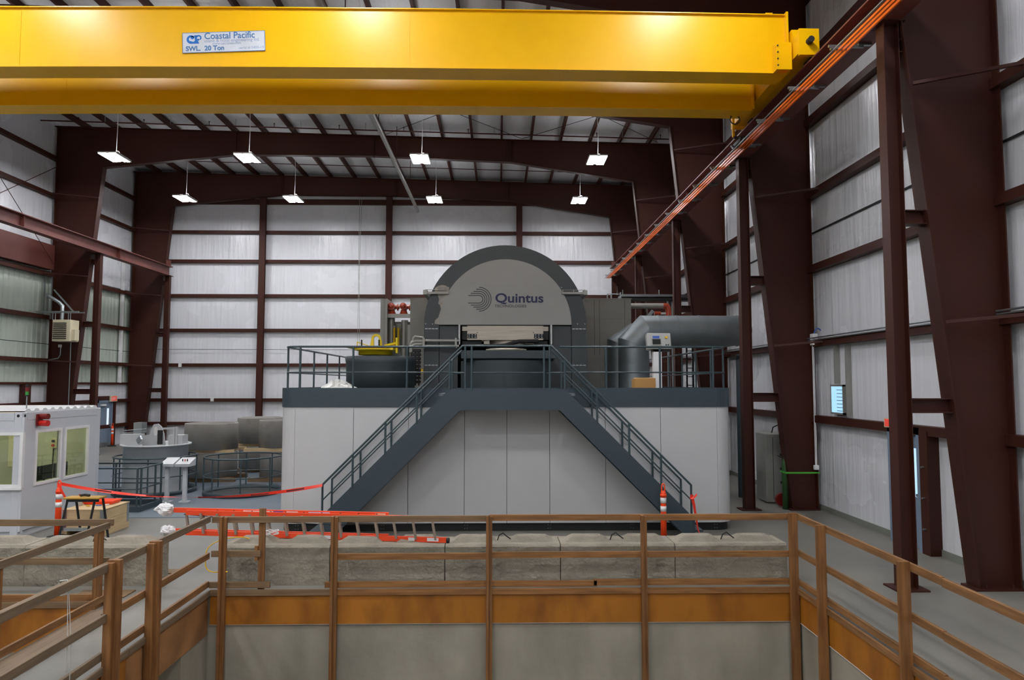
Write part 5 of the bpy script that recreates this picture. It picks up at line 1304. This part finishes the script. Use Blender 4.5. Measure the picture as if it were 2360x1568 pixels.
MB().bar((at(125, 665, Y=29.5).x, 29.5, at(125, 668, Y=29.5).z), (at(170, 717, Y=29.5).x, 29.5, hz_ + .03), .05, .05).build('support_channel', GALV, t)
for px in (98, 123): X = at(px, 700, Y=29.9).x; MB().bar((max(X, XL + .06), 29.75, at(px, 720, Y=29.9).z - .3), (max(X, XL + .06), 29.75, at(px, 640, Y=29.9).z), .05, .05).build('support_channel', GALV, t)
t = thing('conduit_run', 'thin grey conduit dropping from the unit heater down the steel column', 'conduit', (a.x, 29.9, 3))
X = at(161, 850, Y=30.0).x; MB().tube([(X, 30.0, .1), (X, 30.0, a.z)], .02, 6).build('conduit', GALV, t)
p = [at(140, 800, Y=30.0), at(139, 818, Y=30.0), at(134, 826, Y=30.0), at(112, 830, Y=30.0)]; MB().tube(p, .022, 6).build('conduit', GALV, t)
MB().box(p[0].x - .07, p[0].x + .05, 29.93, 29.99, p[0].z - .02, p[0].z + .1).build('junction_box', WHITE, t)

# ------------------------------------------------------------------ doors and wall gear
# left: exit door on the side wall
ya_, yb_ = 33.85, 34.95
t = thing('door_1', None, None, (XL, 34.4, 0), kind='structure')
m = MB(); X = XL + .18; m.box(XL, X + .04, ya_ - .12, ya_, 0, 2.25); m.box(XL, X + .04, yb_, yb_ + .12, 0, 2.25); m.box(XL, X + .04, ya_ - .12, yb_ + .12, 2.13, 2.25); m.build('door_frame', BLUEDOOR, t)
lf = MB().box(X - .03, X + .01, ya_, yb_, .01, 2.13).build('door_leaf', BLUEDOOR, t)
MB().box(X + .01, X + .014, yb_ - .35, yb_ - .18, 1.0, 1.85).build('narrow_window', EM('door_lite', '#d8e8f2', .8), lf)
MB().box(X + .01, X + .09, ya_ + .15, ya_ + .55, 1.98, 2.06).build('door_closer', WHITE, lf); MB().tube([(X + .01, yb_ - .1, .98), (X + .08, yb_ - .1, .98)], .035, 10).build('door_handle', GALV, lf)
MB().box(X + .0, X + .03, ya_, yb_, .01, .2).build('kick_plate', GALV, lf)
MB().box(XL + .0, XL + .25, yb_ + .14, yb_ + .34, 0, 2.35).build('trim_1', MAROON, kind='structure')
MB().box(XL + .0, XL + .25, ya_ - .3, yb_ + .34, 2.28, 2.45).build('trim_2', MAROON, kind='structure')
es = at(262, 920, X=XL + .3); t = thing('exit_sign', 'small lit exit sign with red letters above the slate blue door', 'exit sign', (XL + .3, es.y, es.z - .12))
MB().box(XL + .26, XL + .32, es.y - .3, es.y + .3, es.z - .12, es.z + .16).build('case', CREAM, t)
f_ = MB().box(XL + .32, XL + .325, es.y - .22, es.y + .24, es.z - .09, es.z + .13).build('face', EXITM, t)
text('EXIT', .2, (XL + .33, es.y - .2, es.z - .05), WHITE, t, rz=math.pi / 2, sx=.85)
# right: slate blue door
ya_, yb_ = 12.75, 13.55
t = thing('door_2', None, None, (XR, 13.2, 0), kind='structure')
m = MB(); X = XR - .2; m.box(X, XR, ya_ - .1, ya_, 0, 2.25); m.box(X, XR, yb_, yb_ + .14, 0, 2.25); m.box(X, XR, ya_ - .1, yb_ + .14, 2.13, 2.25); m.build('door_frame', BLUEDOOR, t)
lf = MB().box(XR - .1, XR - .05, ya_, yb_, .01, 2.13).build('door_leaf', BLUEDOOR, t)
MB().box(XR - .105, XR - .1, ya_ + .12, ya_ + .26, .95, 1.85).build('narrow_window', EM('door_lite_blue', '#a9cdea', 1.0), lf)
MB().tube([(XR - .1, ya_ + .08, 1.0), (XR - .17, ya_ + .08, 1.0)], .03, 10).build('door_handle', GALV, lf)
t3_ = MB().box(XR - .22, XR, ya_ - .36, ya_ - .12, 0, 2.2).build('trim_3', MAROON, kind='structure')
for z in (.45, 1.0, 1.55): MB().tube([(XR - .22, ya_ - .24, z), (XR - .27, ya_ - .24, z)], .018, 8).build('bolt', GALV, t3_)
es = at(2060, 976, X=XR - .15); t = thing('exit_sign', 'small orange red exit sign above the blue side door, half behind a post', 'exit sign', (XR - .2, es.y, es.z - .1))
MB().box(XR - .26, XR - .2, es.y - .15, es.y + .15, es.z - .08, es.z + .1).build('case', CREAM, t); MB().box(XR - .265, XR - .26, es.y - .12, es.y + .12, es.z - .06, es.z + .08).build('face', EXITM, t)
# louvred vent with daylight
ya_, yb_ = at(1946, 920, X=XR - .1).y, at(1917, 920, X=XR - .1).y; z0, z1 = at(1930, 955, X=XR - .1).z, at(1930, 887, X=XR - .1).z
t = thing('window_1', None, None, (XR, (ya_ + yb_) / 2, z0), kind='structure')
m = MB()
for q4 in ((ya_, yb_, z0, z0 + .04), (ya_, yb_, z1 - .04, z1), (ya_, ya_ + .03, z0, z1), (yb_ - .03, yb_, z0, z1)): m.box(XR - .13, XR, *q4)
m.build('window_frame', GREYPIPE, t); MB().box(XR - .12, XR - .11, ya_ + .03, yb_ - .03, z0 + .04, z1 - .04).build('lit_pane', DAY, t)
for k in range(7): z = z0 + .08 + k * (z1 - z0 - .12) / 7; MB().bar((XR - .125, ya_ + .03, z), (XR - .125, (ya_ + yb_) / 2 - .0, z), .012, .012).build('blade', GALV, t)
for k, px in enumerate((1932, 1958)):
    yy = at(px, 830, X=XR - .03).y; MB().bar((XR - .02, yy, z1 + .02 if k == 0 else 2.32), (XR - .02, yy, 3.93), .03, .22, (1, 0, 0)).build('cable_tray', GREYPIPE, label=('flat grey cable tray rising from the louvred vent to the girt', 'flat grey cable tray beside the louvred vent, reaching lower')[k], cat='cable tray')
e = at(1876, 782, Y=16.83); t = thing('switch_box', 'tall white switch box with blue cable loop on the column with the green strap', 'switch box', (e.x, 16.9, e.z - .13))
MB().bbox(e.x - .07, e.x + .06, 16.74, 16.9, e.z - .15, e.z + .13, .008).build('case', WHITE, t)
MB().tube(smooth([(e.x, 16.85, e.z + .1), (e.x + .03, 16.83, e.z + .22), (e.x + .1, 16.83, e.z + .28), (e.x + .2, 16.84, e.z + .2), (e.x + .24, 16.85, e.z + .02)]), .015, 6).build('blue_cable', BLUEP, t)
for dx_ in (0, .03): MB().tube([(e.x - .03 + dx_, 16.86, 1.0), (e.x - .03 + dx_, 16.86, e.z - .13)], .012, 6).build('conduit', WHITE, t)
MB().bbox(e.x - .08, e.x + .03, 16.8, 16.88, .98, 1.09, .006).build('outlet', WHITE, t)
# green strap, cylinder, cabinet, slate pipe
z = at(1860, 1090, Y=16.9).z; xa_ = at(1811, 1090, Y=16.88).x
m = MB(); m.ring([(xa_, 16.88), (7.76, 16.88), (7.76, 17.22), (xa_, 17.22)], [(xa_ + .005, 16.885), (7.755, 16.885), (7.755, 17.215), (xa_ + .005, 17.215)], z - .02, z + .02)
m.build('strap', LIME, None, 'lime green strap wound around the lower steel column', 'strap')
b = at(1815, 1172, Y=17.05); t = thing('gas_cylinder', 'dark green gas cylinder leaning by the strapped steel column', 'gas cylinder', (b.x, 17.1, 0))
MB().lathe(b.x - .02, 17.1, [(0, 0), (.075, 0), (.075, 1.05), (.055, 1.17), (.03, 1.24), (.03, 1.28), (0, 1.28)], 24).build('body', M('cylinder_green', '#33592f', .5), t)
MB().tube([(b.x - .02, 17.1, 1.28), (b.x - .02, 17.1, 1.34)], .025, 10).build('valve', GALV, t)
MB().tube([(b.x - .02, 17.05, 1.3), (b.x - .14, 17.05, 1.26), (b.x - .2, 17.08, 1.3)], .012, 6).build('hose', RUBBER, t)
w_ = at(1802, 1160, Y=17.4); MB().tube([(w_.x, 17.35, .18), (w_.x, 17.45, .18)], .16, 24).build('cart_wheel', DRED, label='dark red wheel standing behind the green gas cylinder', cat='wheel')
a = at(1757, 1170, Y=17.9); b = at(1816, 1000, Y=17.9); t = thing('steel_cabinet', 'tall grey cabinet standing behind the strapped steel column', 'cabinet', ((a.x + b.x) / 2, 18, 0))
MB().bbox(a.x + .12, b.x + .35, 17.9, 18.6, .02, b.z, .02).build('case', PUMP, t); MB().box(a.x + .3, a.x + .31, 17.89, 17.9, .1, b.z - .1).build('door_gap', BLACK, t)
for z in (.5, .85, 1.2, 1.5): MB().box(a.x + .48, a.x + .56, 17.88, 17.9, z, z + .06).build('latch', RUBBER, t)
MB().tube([(a.x + .4, 18.2, b.z), (a.x + .42, 18.15, b.z + .15), (a.x + .55, 18.1, b.z + .22), (a.x + .85, 18.1, b.z + .23)], .015, 6).build('conduit', RUBBER, t)
t = thing('downpipe', 'dark slate vertical pipe standing between the enclosure and the crane post', 'pipe', (6.3, 19.6, 0))
X = at(1704, 900, Y=18.9).x; MB().tube([(X, 18.9, 0), (X, 18.9, 3.85)], .08, 14).build('pipe', TEAL, t)
MB().box(X - .1, X + .25, 18.8, 19.3, 3.72, 3.82).build('duct_bracket', RUBBER, t); MB().tube([(X - .02, 18.9, 2.0), (X + .1, 18.9, 2.0)], .03, 8).build('stub', TEAL, t)
for px, py, lab in ((415, 842, 'small white box on a girt of the back wall beside the far crane post'), (489, 921, 'tiny white box on the lowest visible girt of the back wall')):
    e = at(px, py, Y=36.95); MB().box(e.x - .07, e.x + .07, 36.9, 36.98, e.z - .1, e.z + .1).build('wall_box', WHITE, label=lab, cat='box')
e = at(830, 400, Y=36.9)
t = thing('hanging_cable', 'thin pale cables dropping down the back wall left of the pump tower', 'cable', (e.x, 36.85, 4))
for dx_ in (0, .12): MB().tube([(e.x + dx_, 36.85, 4.2), (e.x + dx_ * .3, 36.85, 9), (e.x + dx_, 36.85, 13.2)], .012, 5).build('cable', GREYPIPE, t)
